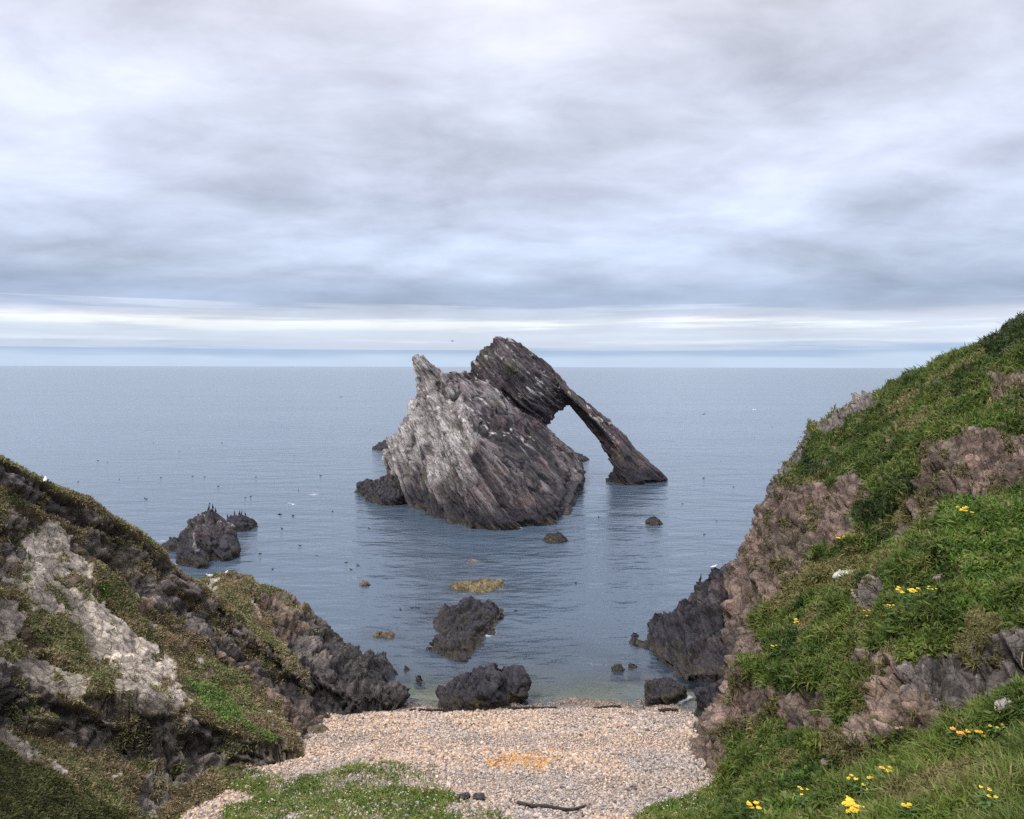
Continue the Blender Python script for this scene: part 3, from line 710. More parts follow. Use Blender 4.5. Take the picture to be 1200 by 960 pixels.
bc = mixc(bc, (0.05, 0.07, 0.05), sstep(35, 46, bv[:, 1]))
set_col(me, bc)
link('beach', me, M_PEBBLE, kind='structure')
_bx, _by = bx, by; _bz = bv[:, 2].reshape(len(bx), len(by))
def ground(x, y):
    ix = np.clip(np.searchsorted(_bx, x) - 1, 0, len(_bx) - 2); iy = np.clip(np.searchsorted(_by, y) - 1, 0, len(_by) - 2)
    tx = (x - _bx[ix]) / (_bx[ix + 1] - _bx[ix]); ty = (y - _by[iy]) / (_by[iy + 1] - _by[iy])
    return ((_bz[ix, iy] * (1 - tx) + _bz[ix + 1, iy] * tx) * (1 - ty) + (_bz[ix, iy + 1] * (1 - tx) + _bz[ix + 1, iy + 1] * tx) * ty)

# ------------------------------------------------------------------ pebbles
bm = bmesh.new(); bmesh.ops.create_icosphere(bm, subdivisions=1, radius=1); bm.verts.ensure_lookup_table()
ICO = np.array([v.co[:] for v in bm.verts], np.float32); ICOT = np.array([[v.index for v in f.verts] for f in bm.faces], np.int32); bm.free()

BEACH_GRASS = [[(195, 960), (215, 925), (253, 913), (297, 903), (333, 910), (377, 908), (413, 897), (447, 893), (513, 897), (522, 925), (545, 938), (600, 955), (610, 1000), (150, 1000)],
               [(725, 975), (764, 944), (800, 935), (832, 922), (850, 905), (900, 1000), (725, 1000)]]
GRAVEL = [(205, 975), (225, 935), (255, 925), (290, 930), (300, 940), (262, 948), (262, 975)]
def scatter_mesh(pos, rad, colour, squash=(1, 1, .6)):
    n = len(pos); k = len(ICO)
    sh = rng.uniform(.72, 1.3, (n, 1, 3)) * np.float32(squash) * rad[:, None, None]
    a = rng.uniform(0, 2 * np.pi, n); ca, sa = np.cos(a)[:, None], np.sin(a)[:, None]
    v = ICO[None] * (1 + rng.uniform(-.16, .16, (n, k, 1))) * sh
    tl = rng.normal(0, .25, (n, 1))
    x, y, z = v[..., 0], v[..., 1], v[..., 2] + v[..., 0] * tl
    v = np.stack([x * ca - y * sa, x * sa + y * ca, z], -1) + pos[:, None]
    tr = (ICOT[None] + (np.arange(n) * k)[:, None, None]).reshape(-1, 3)
    return v.reshape(-1, 3), tr, np.repeat(colour, k, 0)

npb = 130000
px_ = rng.uniform(-10.5, 8.5, npb); py_ = 29.9 - (29.9 - 16.6) * rng.uniform(0, 1, npb) ** 1.0
pz_ = ground(px_, py_)
pp = np.stack([px_, py_, pz_], 1)
pq = pix(pp)
ing = (inpoly(pq, BEACH_GRASS[0]) & ~inpoly(pq, GRAVEL)) | inpoly(pq, BEACH_GRASS[1])
keep = (~ing | (rng.uniform(0, 1, npb) < .55)) & (pq[:, 0] > 140) & (pq[:, 0] < 900)
pp = pp[keep]; pq = pq[keep]; n = len(pp)
rad = np.clip(rng.lognormal(math.log(0.027) + .15 * np.sin(py_[keep] * 1.7 + px_[keep] * .2), .36, n),   .012, .11).astype(np.float32)
t = rng.uniform(0, 1, (n, 1)); u = rng.uniform(0, 1, n)
pc = np.float32((0.55, 0.40, 0.285)) * (.62 + .55 * t)
pc = np.where((u < .16)[:, None], np.float32((0.30, 0.27, 0.255)) * (.7 + .6 * t), pc)
pc = np.where(((u > .16) & (u < .21))[:, None], np.float32((0.60, 0.51, 0.44)) * (.8 + .3 * t), pc)
pc = np.where(((u > .24) & (u < .30))[:, None], np.float32((0.13, 0.11, 0.11)) * (.7 + .6 * t), pc)
grey = np.clip(.1 + fbm(pp * (.35, .35, 0), 3, 310) * 1.2 + sstep(24, 20, pp[:, 1]) * .28, 0, .55)
pc = mixc(pc, pc.mean(1, keepdims=True) * np.float32((1.0, .95, .92)) * .85, grey)
st = (np.exp(-(((pq[:, 0] - 618) / 58) ** 2 + ((pq[:, 1] - 893) / 16) ** 2)) + np.exp(-(((pq[:, 0] - 342) / 12) ** 2 + ((pq[:, 1] - 883) / 5) ** 2)) * .8 + fbm(pp * 1.9, 4, 311) * 1.5)
pc = mixc(pc, (0.52, 0.27, 0.09), .8 * sstep(.6, .85, st) * (rng.uniform(0, 1, n) < .75))
wet = sstep(28.3, 29.1, pp[:, 1] + fbm(pp * .8, 2, 312) * .5)
pc = pc * (1 - .5 * wet)[:, None]
pp[:, 2] += rad * .25
v, tr, cc = scatter_mesh(pp, rad, pc)
me = make_mesh('pebbles', v, tris=tr); set_col(me, cc)
link('pebbles', me, M_PEBBLE, kind='stuff', label='pale pinkish tan pebbles covering the small beach', category='pebbles')

# strand line of dark weed along the water's edge
ns = 2600
sx = rng.uniform(-3.5, 7.5, ns); sy = 28.45 + .25 * np.sin(sx * .35 + 1) + fbm(np.stack([sx * .5, sx * 0, sx * 0], 1), 3, 320) * .5 + rng.normal(0, .05, ns)
kp = (fbm(np.stack([sx * .6, sx * 0 + 3, sx * 0], 1), 3, 321) > -.02)
sx, sy = sx[kp], sy[kp]; sp = np.stack([sx, sy, ground(sx, sy) + .05], 1)
v, tr, cc = scatter_mesh(sp, rng.uniform(.012, .034, len(sp)).astype(np.float32), np.tile(np.float32((0.03, 0.024, 0.024)), (len(sp), 1)), (1.8, 1, .4))
me = make_mesh('seaweed', v, tris=tr); set_col(me, cc)
link('seaweed', me, M_PEBBLE, kind='stuff', label='dark strand line of dead seaweed along the top of the waterline', category='seaweed')
print('pebbles', round(time.time() - T0, 1))

# ------------------------------------------------------------------ grass and heath
def blades(name, pos, nrm, length, width, colour, lean=0.5, upw=0.6, **props):
    n = len(pos)
    up = np.array([0, 0, 1.0]); d0 = nrm * (1 - upw) + up * upw
    rnd = rng.normal(0, 1, (n, 3)); d0 = d0 + rnd * lean * .55; d0 /= np.linalg.norm(d0, axis=1, keepdims=True)
    side = np.cross(d0, rng.normal(0, 1, (n, 3))); side /= np.linalg.norm(side, axis=1, keepdims=True) + 1e-9
    bend = np.cross(side, d0); bend[:, 2] -= .35
    L = length[:, None]; W = side * width[:, None]
    b = pos - nrm * (.06 * L)
    m = b + d0 * L * .55 + bend * L * .08
    t = b + d0 * L * .92 + bend * L * (.3 + rng.uniform(0, .35, (n, 1)))
    v = np.stack([b - W * .8, b + W * .8, m + W, m - W, t], 1).reshape(-1, 3)
    o = np.arange(n) * 5
    q = np.stack([o, o + 1, o + 2, o + 3], 1); tr = np.stack([o + 3, o + 2, o + 4], 1)
    me = make_mesh(name, v, quads=q, tris=tr)
    cb = np.repeat(colour, 5, 0).reshape(n, 5, 3)
    set_col(me, cb.reshape(-1, 3))
    return link(name, me, M_LEAF, **props)

def sample_terrain(T, classes, count, mincos=.22, cond=None):
    v, q, cls = T['v'], T['q'], T['cls']
    a, b, c, d = v[q[:, 0]], v[q[:, 1]], v[q[:, 2]], v[q[:, 3]]
    nr = np.cross(c - a, d - b); ar = np.linalg.norm(nr, axis=1) * .5; nr /= (2 * ar[:, None] + 1e-9)
    nr = np.where(nr[:, 2:3] < 0, -nr, nr)
    ce = (a + b + c + d) / 4
    view = np.array([0, 0, H]) - ce; ds = np.linalg.norm(view, axis=1); view /= ds[:, None]
    cs = np.maximum((nr * view).sum(1), mincos)
    p = pix(ce)
    inside = ((p[:, 0] > -450) & (p[:, 0] < 1650) & (p[:, 1] < 1300) & (ce[:, 1] > 1)) * np.where((p[:, 0] > -120) & (p[:, 0] < 1320) & (p[:, 1] < 1060), 1, .3)
    w = ar * cs / ds ** 2 * inside * np.isin(cls[q[:, 0]], classes) * (ce[:, 2] > .7)
    if cond is not None: w = w * cond(ce, p)
    k = rng.choice(len(q), count, p=w / w.sum())
    r1, r2 = rng.uniform(0, 1, (count, 1)), rng.uniform(0, 1, (count, 1))
    pos = a[k] + (b[k] - a[k]) * r1 + (d[k] - a[k]) * r2
    return pos, nr[k], cls[q[k, 0]], ds[k], p[k]

CI = CLASSES.index
def green(pos, cls, pq, seed):
    n = len(pos)
    a = np.clip(.5 + fbm(pos * .45, 4, seed) * 1.7, 0, 1); b = np.clip(.5 + fbm(pos * 1.6 + 4, 3, seed + 1) * 1.6, 0, 1); r = rng.uniform(0, 1, n)
    c = mixc(np.broadcast_to(np.float32((0.035, 0.072, 0.014)), (n, 3)), (0.18, 0.235, 0.045), np.clip(a * .6 + b * .35 + (r - .5) * .3, 0, 1))
    c = np.where((cls == CI('bright'))[:, None], mixc(np.broadcast_to(np.float32((0.06, 0.12, 0.02)), (n, 3)), (0.20, 0.295, 0.05), np.clip(b * .7 + (r - .3) * .4, 0, 1)), c)
    dryc = mixc(np.broadcast_to(np.float32((0.13, 0.14, 0.045)), (n, 3)), (0.28, 0.24, 0.10), np.clip(b * .6 + r * .4, 0, 1))
    dry = (cls == CI('dry')) | (r < .06 + .28 * (b > .62))
    c = np.where(dry[:, None], dryc, c)
    scr = mixc(np.broadcast_to(np.float32((0.02, 0.034, 0.01)), (n, 3)), (0.055, 0.085, 0.02), np.clip(b * .7 + r * .3, 0, 1))
    c = np.where((cls == CI('scrub'))[:, None] & ~(r < .04)[:, None], scr, c)
    return c * rng.uniform(.75, 1.25, (n, 1))

GR = [CI('grass'), CI('bright'), CI('dry'), CI('scrub'), CI('heath')]
pos, nr, cl, ds, pq = sample_terrain(right, GR, 400000)
far = ds > 10
wd = np.clip(ds * .0007, .0045, .02) * rng.uniform(.6, 1.4, len(ds)); ln = np.clip(.11 + ds * .0065, .12, .32) * rng.uniform(.4, 1.4, len(ds)) * (.75 + np.clip(fbm(pos * 1.3, 3, 431) * 2, -.4, .8)) * np.where(cl == CI('dry'), .75, np.where(cl == CI('bright'), .8, 1.0))
blades('grass', pos, nr, ln, wd, green(pos, cl, pq, 400), .95, .62, kind='stuff', label='green grass and low herbs over the right headland', category='grass')
# broad herb leaves in the foreground knolls
pos, nr, cl, ds, pq = sample_terrain(right, [CI('grass'), CI('bright')], 60000, cond=lambda ce, p: np.linalg.norm(ce - (0, 0, 12), axis=1) < 22)
blades('herb_leaves', pos, nr, np.clip(ds * .011, .05, .16) * rng.uniform(.5, 1.3, len(ds)), np.clip(ds * .0016, .008, .025) * rng.uniform(.6, 1.3, len(ds)), green(pos, cl, pq, 400) * 1.05, 1.2, .3,
       kind='stuff', label='broad green herb leaves among the foreground grass', category='herbs')
# scattered tufts on rock ledges
pos, nr, cl, ds, pq = sample_terrain(right, [CI('red'), CI('earth'), CI('dark')], 30000, cond=lambda ce, p: (fbm(ce * 1.1, 4, 433) > .16) * (ce[:, 2] > 2))
blades('grass_tufts', pos, nr, rng.uniform(.06, .2, len(ds)), np.clip(ds * .0006, .004, .02), green(pos, np.full(len(ds), CI('dry')), pq, 420) * .75, .8, .4, kind='stuff', label='dry grass tufts on the ledges of the right cliffs', category='grass')

def heath(pos, cls, seed):
    n = len(pos)
    a = np.clip(.5 + fbm(pos * .5, 4, seed) * 1.8, 0, 1); b = np.clip(.5 + fbm(pos * 2.2 + 4, 3, seed + 1) * 1.7, 0, 1); r = rng.uniform(0, 1, n)
    c = mixc(np.broadcast_to(np.float32((0.085, 0.082, 0.036)), (n, 3)), (0.29, 0.24, 0.12), np.clip(b * .7 + (r - .4) * .5, 0, 1))
    c = mixc(c, (0.17, 0.11, 0.075), np.clip((a - .5) * 1.6, 0, .7) * (r > .3))
    g = mixc(np.broadcast_to(np.float32((0.06, 0.085, 0.025)), (n, 3)), (0.14, 0.16, 0.055), b)
    c = np.where(((a < .42) & (r < .55))[:, None], g, c)
    c = np.where((r > .96)[:, None], np.float32((0.26, 0.215, 0.13)), c)
    br = mixc(np.broadcast_to(np.float32((0.05, 0.11, 0.02)), (n, 3)), (0.14, 0.22, 0.05), np.clip(b * .6 + r * .4, 0, 1))
    c = np.where((cls == CI('bright'))[:, None] & (rng.uniform(0, 1, n) < .4 + b * .5)[:, None], br, c)
    s = mixc(np.broadcast_to(np.float32((0.035, 0.042, 0.016)), (n, 3)), (0.10, 0.10, 0.035), np.clip(b * .7 + r * .3, 0, 1))
    c = np.where((cls == CI('scrub'))[:, None], s, c)
    return c * rng.uniform(1.05, 1.9, (n, 1))
pos, nr, cl, ds, pq = sample_terrain(left, [CI('heath'), CI('bright'), CI('scrub'), CI('grass')], 240000)
blades('heath', pos, nr, rng.uniform(.04, .13, len(ds)), np.clip(ds * .0006, .006, .018) * rng.uniform(.6, 1.4, len(ds)), heath(pos, cl, 500), 1.0, .35, kind='stuff', label='brown and olive heath and dry turf over the left hillside', category='heath')
pos, nr, cl, ds, pq = sample_terrain(left, [CI('dark'), CI('earth'), CI('pale')], 22000, cond=lambda ce, p: (fbm(ce * 1.2, 4, 533) > .15) * (ce[:, 2] > 1.2))
blades('heath_tufts', pos, nr, rng.uniform(.06, .16, len(ds)), np.clip(ds * .0006, .006, .02), heath(pos, cl, 520), .9, .4, kind='stuff', label='dry heath tufts in the cracks of the left hillside rock', category='heath')

# grass at the top of the beach
ng = 150000
gx = rng.uniform(-9, 7, ng); gy = rng.uniform(16.2, 23, ng); gp = np.stack([gx, gy, ground(gx, gy)], 1); gq = pix(gp)
g0 = inpoly(gq, BEACH_GRASS[0]) & ~inpoly(gq, GRAVEL); g1 = inpoly(gq, BEACH_GRASS[1])
dens = np.clip(.70 + fbm(gp * .8, 4, 600) * 2.2 + (gq[:, 1] - 925) * .012 - np.clip(gq[:, 0] - 360, -60, 240) * .0032 + np.clip(rng.normal(0, .15, ng), -.3, .3), 0.03, 1)
kp = (g0 | g1) & (rng.uniform(0, 1, ng) < np.where(g1, 1, dens)); gp = gp[kp]; n = len(gp)
cl = np.where(rng.uniform(0, 1, n) < .25, CI('dry'), CI('bright'))
blades('shore_grass', gp, np.tile([0, 0, 1.0], (n, 1)), rng.uniform(.06, .2, n), rng.uniform(.008, .016, n), green(gp, cl, None, 610) * np.float32((1.15, 1.15, 1.1)), .8, .5, kind='stuff',
      label='green grass creeping over the pebbles at the top of the beach', category='grass')
# small white flowers (mayweed) in that grass: far too many and too small to count
nf = 520
k = rng.choice(n, nf); fp = gp[k] + np.stack([rng.normal(0, .05, nf), rng.normal(0, .05, nf), rng.uniform(.1, .2, nf)], 1)
v, tr, cc = scatter_mesh(fp, rng.uniform(.014, .03, nf).astype(np.float32), np.tile(np.float32((.62, .62, .50)), (nf, 1)), (1, 1, .35))
me = make_mesh('white_flowers', v, tris=tr); set_col(me, cc)
link('white_flowers', me, M_LEAF, kind='stuff', label='small white flowers dotted through the grass above the beach', category='flowers')
print('plants', round(time.time() - T0, 1))

# ------------------------------------------------------------------ finding a spot on the ground
def on(T, px, py, tol=4.0):
    p = T['pix']; m = np.where((np.abs(p[:, 0] - px) < tol) & (np.abs(p[:, 1] - py) < tol) & (T['v'][:, 1] > 1))[0]
    if not len(m): return on(T, px, py, tol * 2)
    d = T['v'][m, 1]; k = m[np.argmin(d)]
    return T['v'][k].astype(float)

# ------------------------------------------------------------------ ragwort
M_STEM = plain_material('ragwort_green', (0.06, 0.12, 0.02)); M_YEL = plain_material('ragwort_yellow', (0.75, 0.50, 0.02), .6, .15, 40)
M_ORA = plain_material('ragwort_orange', (0.72, 0.34, 0.03), .6, .2, 40)
def tube(path, r0, r1, k=5):
    path = np.array(path, float); n = len(path); vs = []
    for i in range(n):
        t = path[min(i + 1, n - 1)] - path[max(i - 1, 0)]; t /= np.linalg.norm(t) + 1e-9
        a = np.cross(t, (0.3, .9, .1)); a /= np.linalg.norm(a); b = np.cross(t, a); r = r0 + (r1 - r0) * i / (n - 1)
        for j in range(k): vs.append(path[i] + r * (a * math.cos(2 * math.pi * j / k) + b * math.sin(2 * math.pi * j / k)))
    q = [[i * k + j, i * k + (j + 1) % k, (i + 1) * k + (j + 1) % k, (i + 1) * k + j] for i in range(n - 1) for j in range(k)]
    return np.array(vs), np.array(q)
def merge(parts):
    V, Q, o = [], [], 0
    for v, q in parts: V.append(v); Q.append(np.asarray(q) + o); o += len(v)
    return np.concatenate(V), np.concatenate(Q)
def ragwort(T, px, py, hgt, heads, spread, label, mat=None, fl=.03):
    fl *= .72; heads = int(heads * 1.4 + .5)
    base = on(T, px, py + hgt * F / max(on(T, px, py)[1], 3) * .6)
    root = link('ragwort', None, loc=base, category='wildflower', label=label, group='yellow ragwort on the headland')
    sv = []; tips = []
    for h in range(heads):
        a = rng.uniform(0, 2 * math.pi); s = spread * math.sqrt(rng.uniform(0, 1)); tip = np.array([s * math.cos(a), s * math.sin(a), hgt * rng.uniform(.75, 1.05)])
        sv.append(tube([np.array([0, 0, -.05]) + tip * (.25, .25, 0), tip * (.5, .5, .5), tip], .005, .003)); tips.append(tip)
        for l in range(4):
            z = rng.uniform(.2, .8); b0 = tip * (.25 + .6 * z, .25 + .6 * z, z); aa = rng.uniform(0, 6.28); dr = np.array([math.cos(aa), math.sin(aa), .3]); pr = np.array([-dr[1], dr[0], 0]) * (.008 + hgt * .04)
            m_ = b0 + dr * .035; e_ = b0 + dr * .08 - (0, 0, .02)
            sv.append((np.array([b0 - pr * .3, b0 + pr * .3, m_ + pr, m_ - pr, e_ - pr * .3, e_ + pr * .3]), np.array([[0, 1, 2, 3], [3, 2, 5, 4]])))
    v, q = merge(sv); link('stem', make_mesh('stem', v, quads=q), M_STEM, root)
    for tip in tips:
        # a flat-topped spray of little daisies: disc with ray petals
        V, Q, o = [tip + np.array([math.cos(k * math.pi / 3), math.sin(k * math.pi / 3), 0]) * fl * .8 - (0, 0, .004) for k in range(6)] + [tip - (0, 0, fl * .5)], [], 7
        Q += [[0, 1, 6, 6][:0] or [0, 1, 2, 3], [0, 3, 4, 5], [1, 0, 6, 2], [4, 3, 6, 5]]
        for f in range(7):
            a = f * 2.4; c = tip + np.array([math.cos(a), math.sin(a), 0]) * fl * .27 * math.sqrt(f) + (0, 0, rng.normal(0, fl * .15)); r = fl * .27
            up = np.array([rng.normal(0, .2), -.35 + rng.normal(0, .2), 1.0]); up /= np.linalg.norm(up); e1 = np.cross(up, (1, 0, 0)); e1 /= np.linalg.norm(e1); e2 = np.cross(up, e1)
            for k in range(8):
                t0 = k * math.pi / 4; dr = e1 * math.cos(t0) + e2 * math.sin(t0); pr = np.cross(up, dr) * r * .3
                V += [c - pr * .5 + up * r * .25, c + pr * .5 + up * r * .25, c + dr * r + pr, c + dr * r - pr]; Q.append([o, o + 1, o + 2, o + 3]); o += 4
        link('flower_head', make_mesh('flower_head', np.array(V), quads=np.array(Q)), mat or M_YEL, root)
ragwort(right, 997, 950, .16, 9, .085, 'largest ragwort, bright yellow head in the grass nearest the viewer', fl=.055)
ragwort(right, 885, 952, .3, 3, .10, 'small yellow ragwort low in the grass beside the beach', fl=.07)
ragwort(right, 1062, 950, .14, 2, .03, 'short ragwort with one small head right of the largest ragwort', fl=.03)
ragwort(right, 1012, 918, .14, 7, .16, 'loose sprinkling of small ragwort heads at the lip of the foreground grass', fl=.03)
ragwort(right, 1036, 903, .12, 5, .06, 'compact ragwort just above the loose sprinkling, against bare earth', fl=.035)
ragwort(right, 1122, 862, .14, 6, .09, 'orange tinged ragwort in front of the grey rock face', mat=M_ORA, fl=.04)
ragwort(right, 1142, 858, .10, 4, .08, 'yellow ragwort right beside the orange one', fl=.035)
ragwort(right, 1062, 697, .45, 8, .30, 'wide ragwort clump below the rocks on the middle slope', fl=.07)
ragwort(right, 1022, 722, .3, 5, .28, 'sparse ragwort row just below the wide clump on the middle slope', fl=.05)
ragwort(right, 930, 730, .5, 3, .08, 'lone upright ragwort on the dry grass terrace', fl=.08)
ragwort(right, 983, 636, .4, 5, .22, 'ragwort at the foot of the far red cliff', fl=.08)
ragwort(right, 1126, 602, .35, 5, .2, 'ragwort on the crest of the green knoll', fl=.08)

for (x, y, h_, n_, sp_, f_, lab) in [
    (1042, 712, .3, 3, .12, .04, 'small ragwort just left of the wide clump, nearest the grey rock'), (1094, 690, .3, 3, .12, .04, 'small ragwort just right of the wide clump, near the pinkish stone'),
    (905, 762, .4, 2, .08, .05, 'short ragwort at the seaward lip of the dry grass terrace'), (1168, 852, .1, 3, .06, .022, 'tiny ragwort in the foreground grass beside the small pale stone'),
    (1082, 888, .1, 3, .07, .022, 'tiny ragwort on the grass lip between the compact and the orange ragwort'), (1160, 930, .12, 3, .05, .022, 'rightmost ragwort of the foreground, low in the grass'),
    (940, 930, .3, 3, .1, .04, 'ragwort in the hollow between the beach grass and the foreground knoll')]:
    ragwort(right, x, y, h_, n_, sp_, lab, fl=f_)

# ------------------------------------------------------------------ pale flat stone on the slope, dry branch, driftwood
b = on(right, 992, 672)
def small_stone(name, px, py, w, h, seed, label, light, dark, T=right, tilt=.2, cat='stone'):
    c = on(T, px, py)
    pts = [(c[0] + sx * w * .5 * rng.uniform(.7, 1), c[1] + sy * w * .4 * rng.uniform(.7, 1), c[2] + sz * h + sx * tilt * w * .5) for sx in (-1, 1) for sy in (-1, 1) for sz in (-1, 1)]
    pts += [(c[0] - w * .6, c[1], c[2] - tilt * w * .5), (c[0] + w * .6, c[1] + .05, c[2] + h * .6 + tilt * w * .5)]
    return build_rock(name, [pts], max(.012, w * .03), M_ROCK, FR_RIGHT, min(.2, w * .3), seed, light, dark, .7, 0, disp=.35, origin=tuple(c), label=label, category=cat)
small_stone('flat_stone', 992, 671, .85, .12, 81, 'pale flat slab of stone lying on the grassy right slope', (.62, .58, .5), (.4, .36, .3), tilt=.3)
small_stone('loose_stone', 1180, 826, .13, .07, 82, 'small pale stone half buried at the edge of the foreground grass', (.5, .45, .4), (.3, .27, .24))
small_stone('loose_stone', 1098, 675, .25, .1, 83, 'small pinkish stone on the slope above the wide ragwort clump', (.45, .36, .32), (.25, .2, .18))

M_WOOD = plain_material('driftwood_dark', (0.028, 0.022, 0.02), .8, .4, 20)
pth = []
for (x, y, d) in [(608, 944, 19.9), (622, 950, 19.7), (640, 948, 19.7), (660, 952, 19.6), (672, 951, 19.6), (688, 946, 19.8)]:
    X, Y, _ = P(x, y, d); pth.append((X, Y, float(ground(np.array([X]), np.array([Y]))[0]) + .05))
v, q = tube(np.array(pth), .055, .03, 8)
v2, q2 = tube([pth[1], (pth[1][0] - .1, pth[1][1] - .15, pth[1][2] + .12), (pth[1][0] - .12, pth[1][1] - .3, pth[1][2] + .1)], .03, .012, 6)
v, q = merge([(v, q), (v2, q2)])
o0 = Vector(pth[0]); me = make_mesh('driftwood', v - np.array(pth[0]), quads=q)
link('driftwood', me, M_WOOD, loc=o0, label='long dark driftwood branch lying on pebbles near the grass', category='driftwood')
for k, (x, y, s) in enumerate([(545, 935, 90), (562, 942, 91)]):
    X, Y, _ = P(x, y, 20.2); Z = float(ground(np.array([X]), np.array([Y]))[0])
    pts = [(X + a * .13, Y + b_ * .12, Z + c_ * .09) for a in (-1, 1) for b_ in (-1, 1) for c_ in (-.5, 1)] + [(X + .03, Y, Z + .14)]
    build_rock('beach_stone', [pts], .02, M_ROCK, FR_STACK, .14, s, SLATE, BLACK, .5, 0, disp=.6, label=['dark stone in the grass fringe at the top of the beach, left of the driftwood', 'dark stone between its neighbour and the driftwood at the top of the beach'][k], category='stone')
M_TWIG = plain_material('bleached_root', (0.42, 0.34, 0.26), .8, .3, 20)
c = on(right, 1196, 775); 
v, q = merge([tube([c + (-.02, -.1, .16), c + (-.05, -.12, .02), c + (-.03, -.12, -.1), c + (.12, -.12, -.14)], .012, .006, 6), tube([c + (-.05, -.12, .02), c + (-.12, -.12, .1)], .006, .003, 5)])
link('dry_root', make_mesh('dry_root', v - c, quads=q), M_TWIG, loc=c, label='bleached dry root hanging over the grey rock face at the right', category='root')

# ------------------------------------------------------------------ seabirds
M_BIRD = plain_material('dark_plumage', (0.02, 0.02, 0.022), .6); M_GULL = plain_material('white_plumage', (0.75, 0.75, 0.74), .6, .1)
M_GREYW = plain_material('grey_wing', (0.32, 0.34, 0.37), .6, .1)
def skin_bird(name, verts, edges, radii, mat):
    me = bpy.data.meshes.new(name); me.from_pydata(verts, edges, []); o = bpy.data.objects.new(name, me); COL.objects.link(o)
    sk = o.modifiers.new('s', 'SKIN'); o.modifiers.new('u', 'SUBSURF').levels = 1
    for d, r in zip(me.skin_vertices[0].data, radii): d.radius = r if isinstance(r, tuple) else (r, r)
    me.skin_vertices[0].data[0].use_root = True
    dg = bpy.context.evaluated_depsgraph_get(); m2 = bpy.data.meshes.new_from_object(o.evaluated_get(dg)); bpy.data.objects.remove(o); bpy.data.meshes.remove(me)
    m2.name = name; m2.materials.clear(); m2.materials.append(mat)
    return m2
# standing cormorant: legs-feet, upright body, S neck, bill, tail
CORM = skin_bird('cormorant', [(0, 0, .28), (.03, 0, .42), (.06, 0, .55), (.04, 0, .68), (.08, 0, .76), (.18, 0, .77), (-.06, 0, .18), (-.16, 0, .04), (.0, .05, .12), (.03, .06, .0), (.0, -.05, .12), (.03, -.06, .0)],
                 [(0, 1), (1, 2), (2, 3), (3, 4), (4, 5), (0, 6), (6, 7), (0, 8), (8, 9), (0, 10), (10, 11)], [.12, .10, .05, .035, .04, .01, .09, .03, .03, .02, .03, .02], M_BIRD)
FLOAT = skin_bird('floating_seabird', [(0, 0, .06), (.14, 0, .07), (.2, 0, .15), (.22, 0, .22), (.31, 0, .22), (-.14, 0, .08), (-.24, 0, .11)], [(0, 1), (1, 2), (2, 3), (3, 4), (0, 5), (5, 6)], [.10, .08, .04, .045, .012, .08, .02], M_BIRD)
GSIT = skin_bird('gull', [(0, 0, .12), (.14, 0, .16), (.19, 0, .24), (.22, 0, .29), (.3, 0, .28), (-.14, 0, .12), (-.3, 0, .13)], [(0, 1), (1, 2), (2, 3), (3, 4), (0, 5), (5, 6)], [.11, .09, .05, .055, .012, .08, .02], M_GULL)
GFLY = skin_bird('gull', [(0, 0, 0), (.16, 0, .02), (.24, 0, .03), (.32, 0, .02), (-.16, 0, 0), (-.28, 0, 0), (.05, .3, .12), (-.02, .65, .03), (.05, -.3, .12), (-.02, -.65, .03)],
                 [(0, 1), (1, 2), (2, 3), (0, 4), (4, 5), (0, 6), (6, 7), (0, 8), (8, 9)], [.07, .06, .05, .012, .055, (.05, .015), (.07, .015), (.04, .01), (.07, .015), (.04, .01)], M_GULL)
DFLY = GFLY.copy(); DFLY.materials.clear(); DFLY.materials.append(M_BIRD); DFLY.name = 'flying_seabird'

def rock_top(o, px, tol=1.2):
    me = o.data; v = np.empty(len(me.vertices) * 3, np.float32); me.vertices.foreach_get('co', v); v = v.reshape(-1, 3) + np.array(o.location)
    p = pix(v); m = np.abs(p[:, 0] - px) < tol; vv = v[m]; k = np.argmin(p[m, 1]); return vv[k]
isl2 = bpy.data.objects['rock_islet.001']
for (px, o) in [(244, left_islet), (249, left_islet), (254, left_islet), (266, isl2), (276, isl2), (280, isl2), (284, isl2), (289, isl2)]:
    c = rock_top(o, px); b = link('cormorant', CORM, loc=(float(c[0]), float(c[1]), float(c[2]) - .03), category='seabird', group='cormorants perched on the left islets',
        label='black cormorant perched on the crest of the tall dark islet' if o is left_islet else 'black cormorant perched on the low dark islet beside surf')
    b.rotation_euler.z = rng.uniform(0, 6.28); s = rng.uniform(.42, .55); b.scale = (s, s, s)
for px, py, lab in [(247, 671, 'white gull resting at the seaward edge of the left outcrop, nearer the islet'), (268, 668, 'white gull resting on top of the left outcrop, right of another gull')]:
    c = on(left, px, py + 4, 3); b = link('gull', GSIT, loc=tuple(c), category='gull', label=lab); b.scale = (.55, .55, .55); b.rotation_euler.z = rng.uniform(0, 6.28)
c = on(left, 60, 560); b = link('gull', GSIT, loc=tuple(c), category='gull', label='white gull sitting on the ridge of the left hillside'); b.rotation_euler.z = 2; b.scale = (.55, .55, .55)
c = rock_top(crag, 836); b = link('gull', GSIT, loc=(float(c[0]), float(c[1]), float(c[2]) - .02), category='gull', label='white gull standing on the black crag of the right headland'); b.scale = (.55, .55, .55)
c = rock_top(crag, 822); b = link('cormorant', CORM, loc=(float(c[0]), float(c[1]), float(c[2]) - .03), category='seabird', label='black cormorant standing on a lower step of the right crag'); b.scale = (.5, .5, .5)
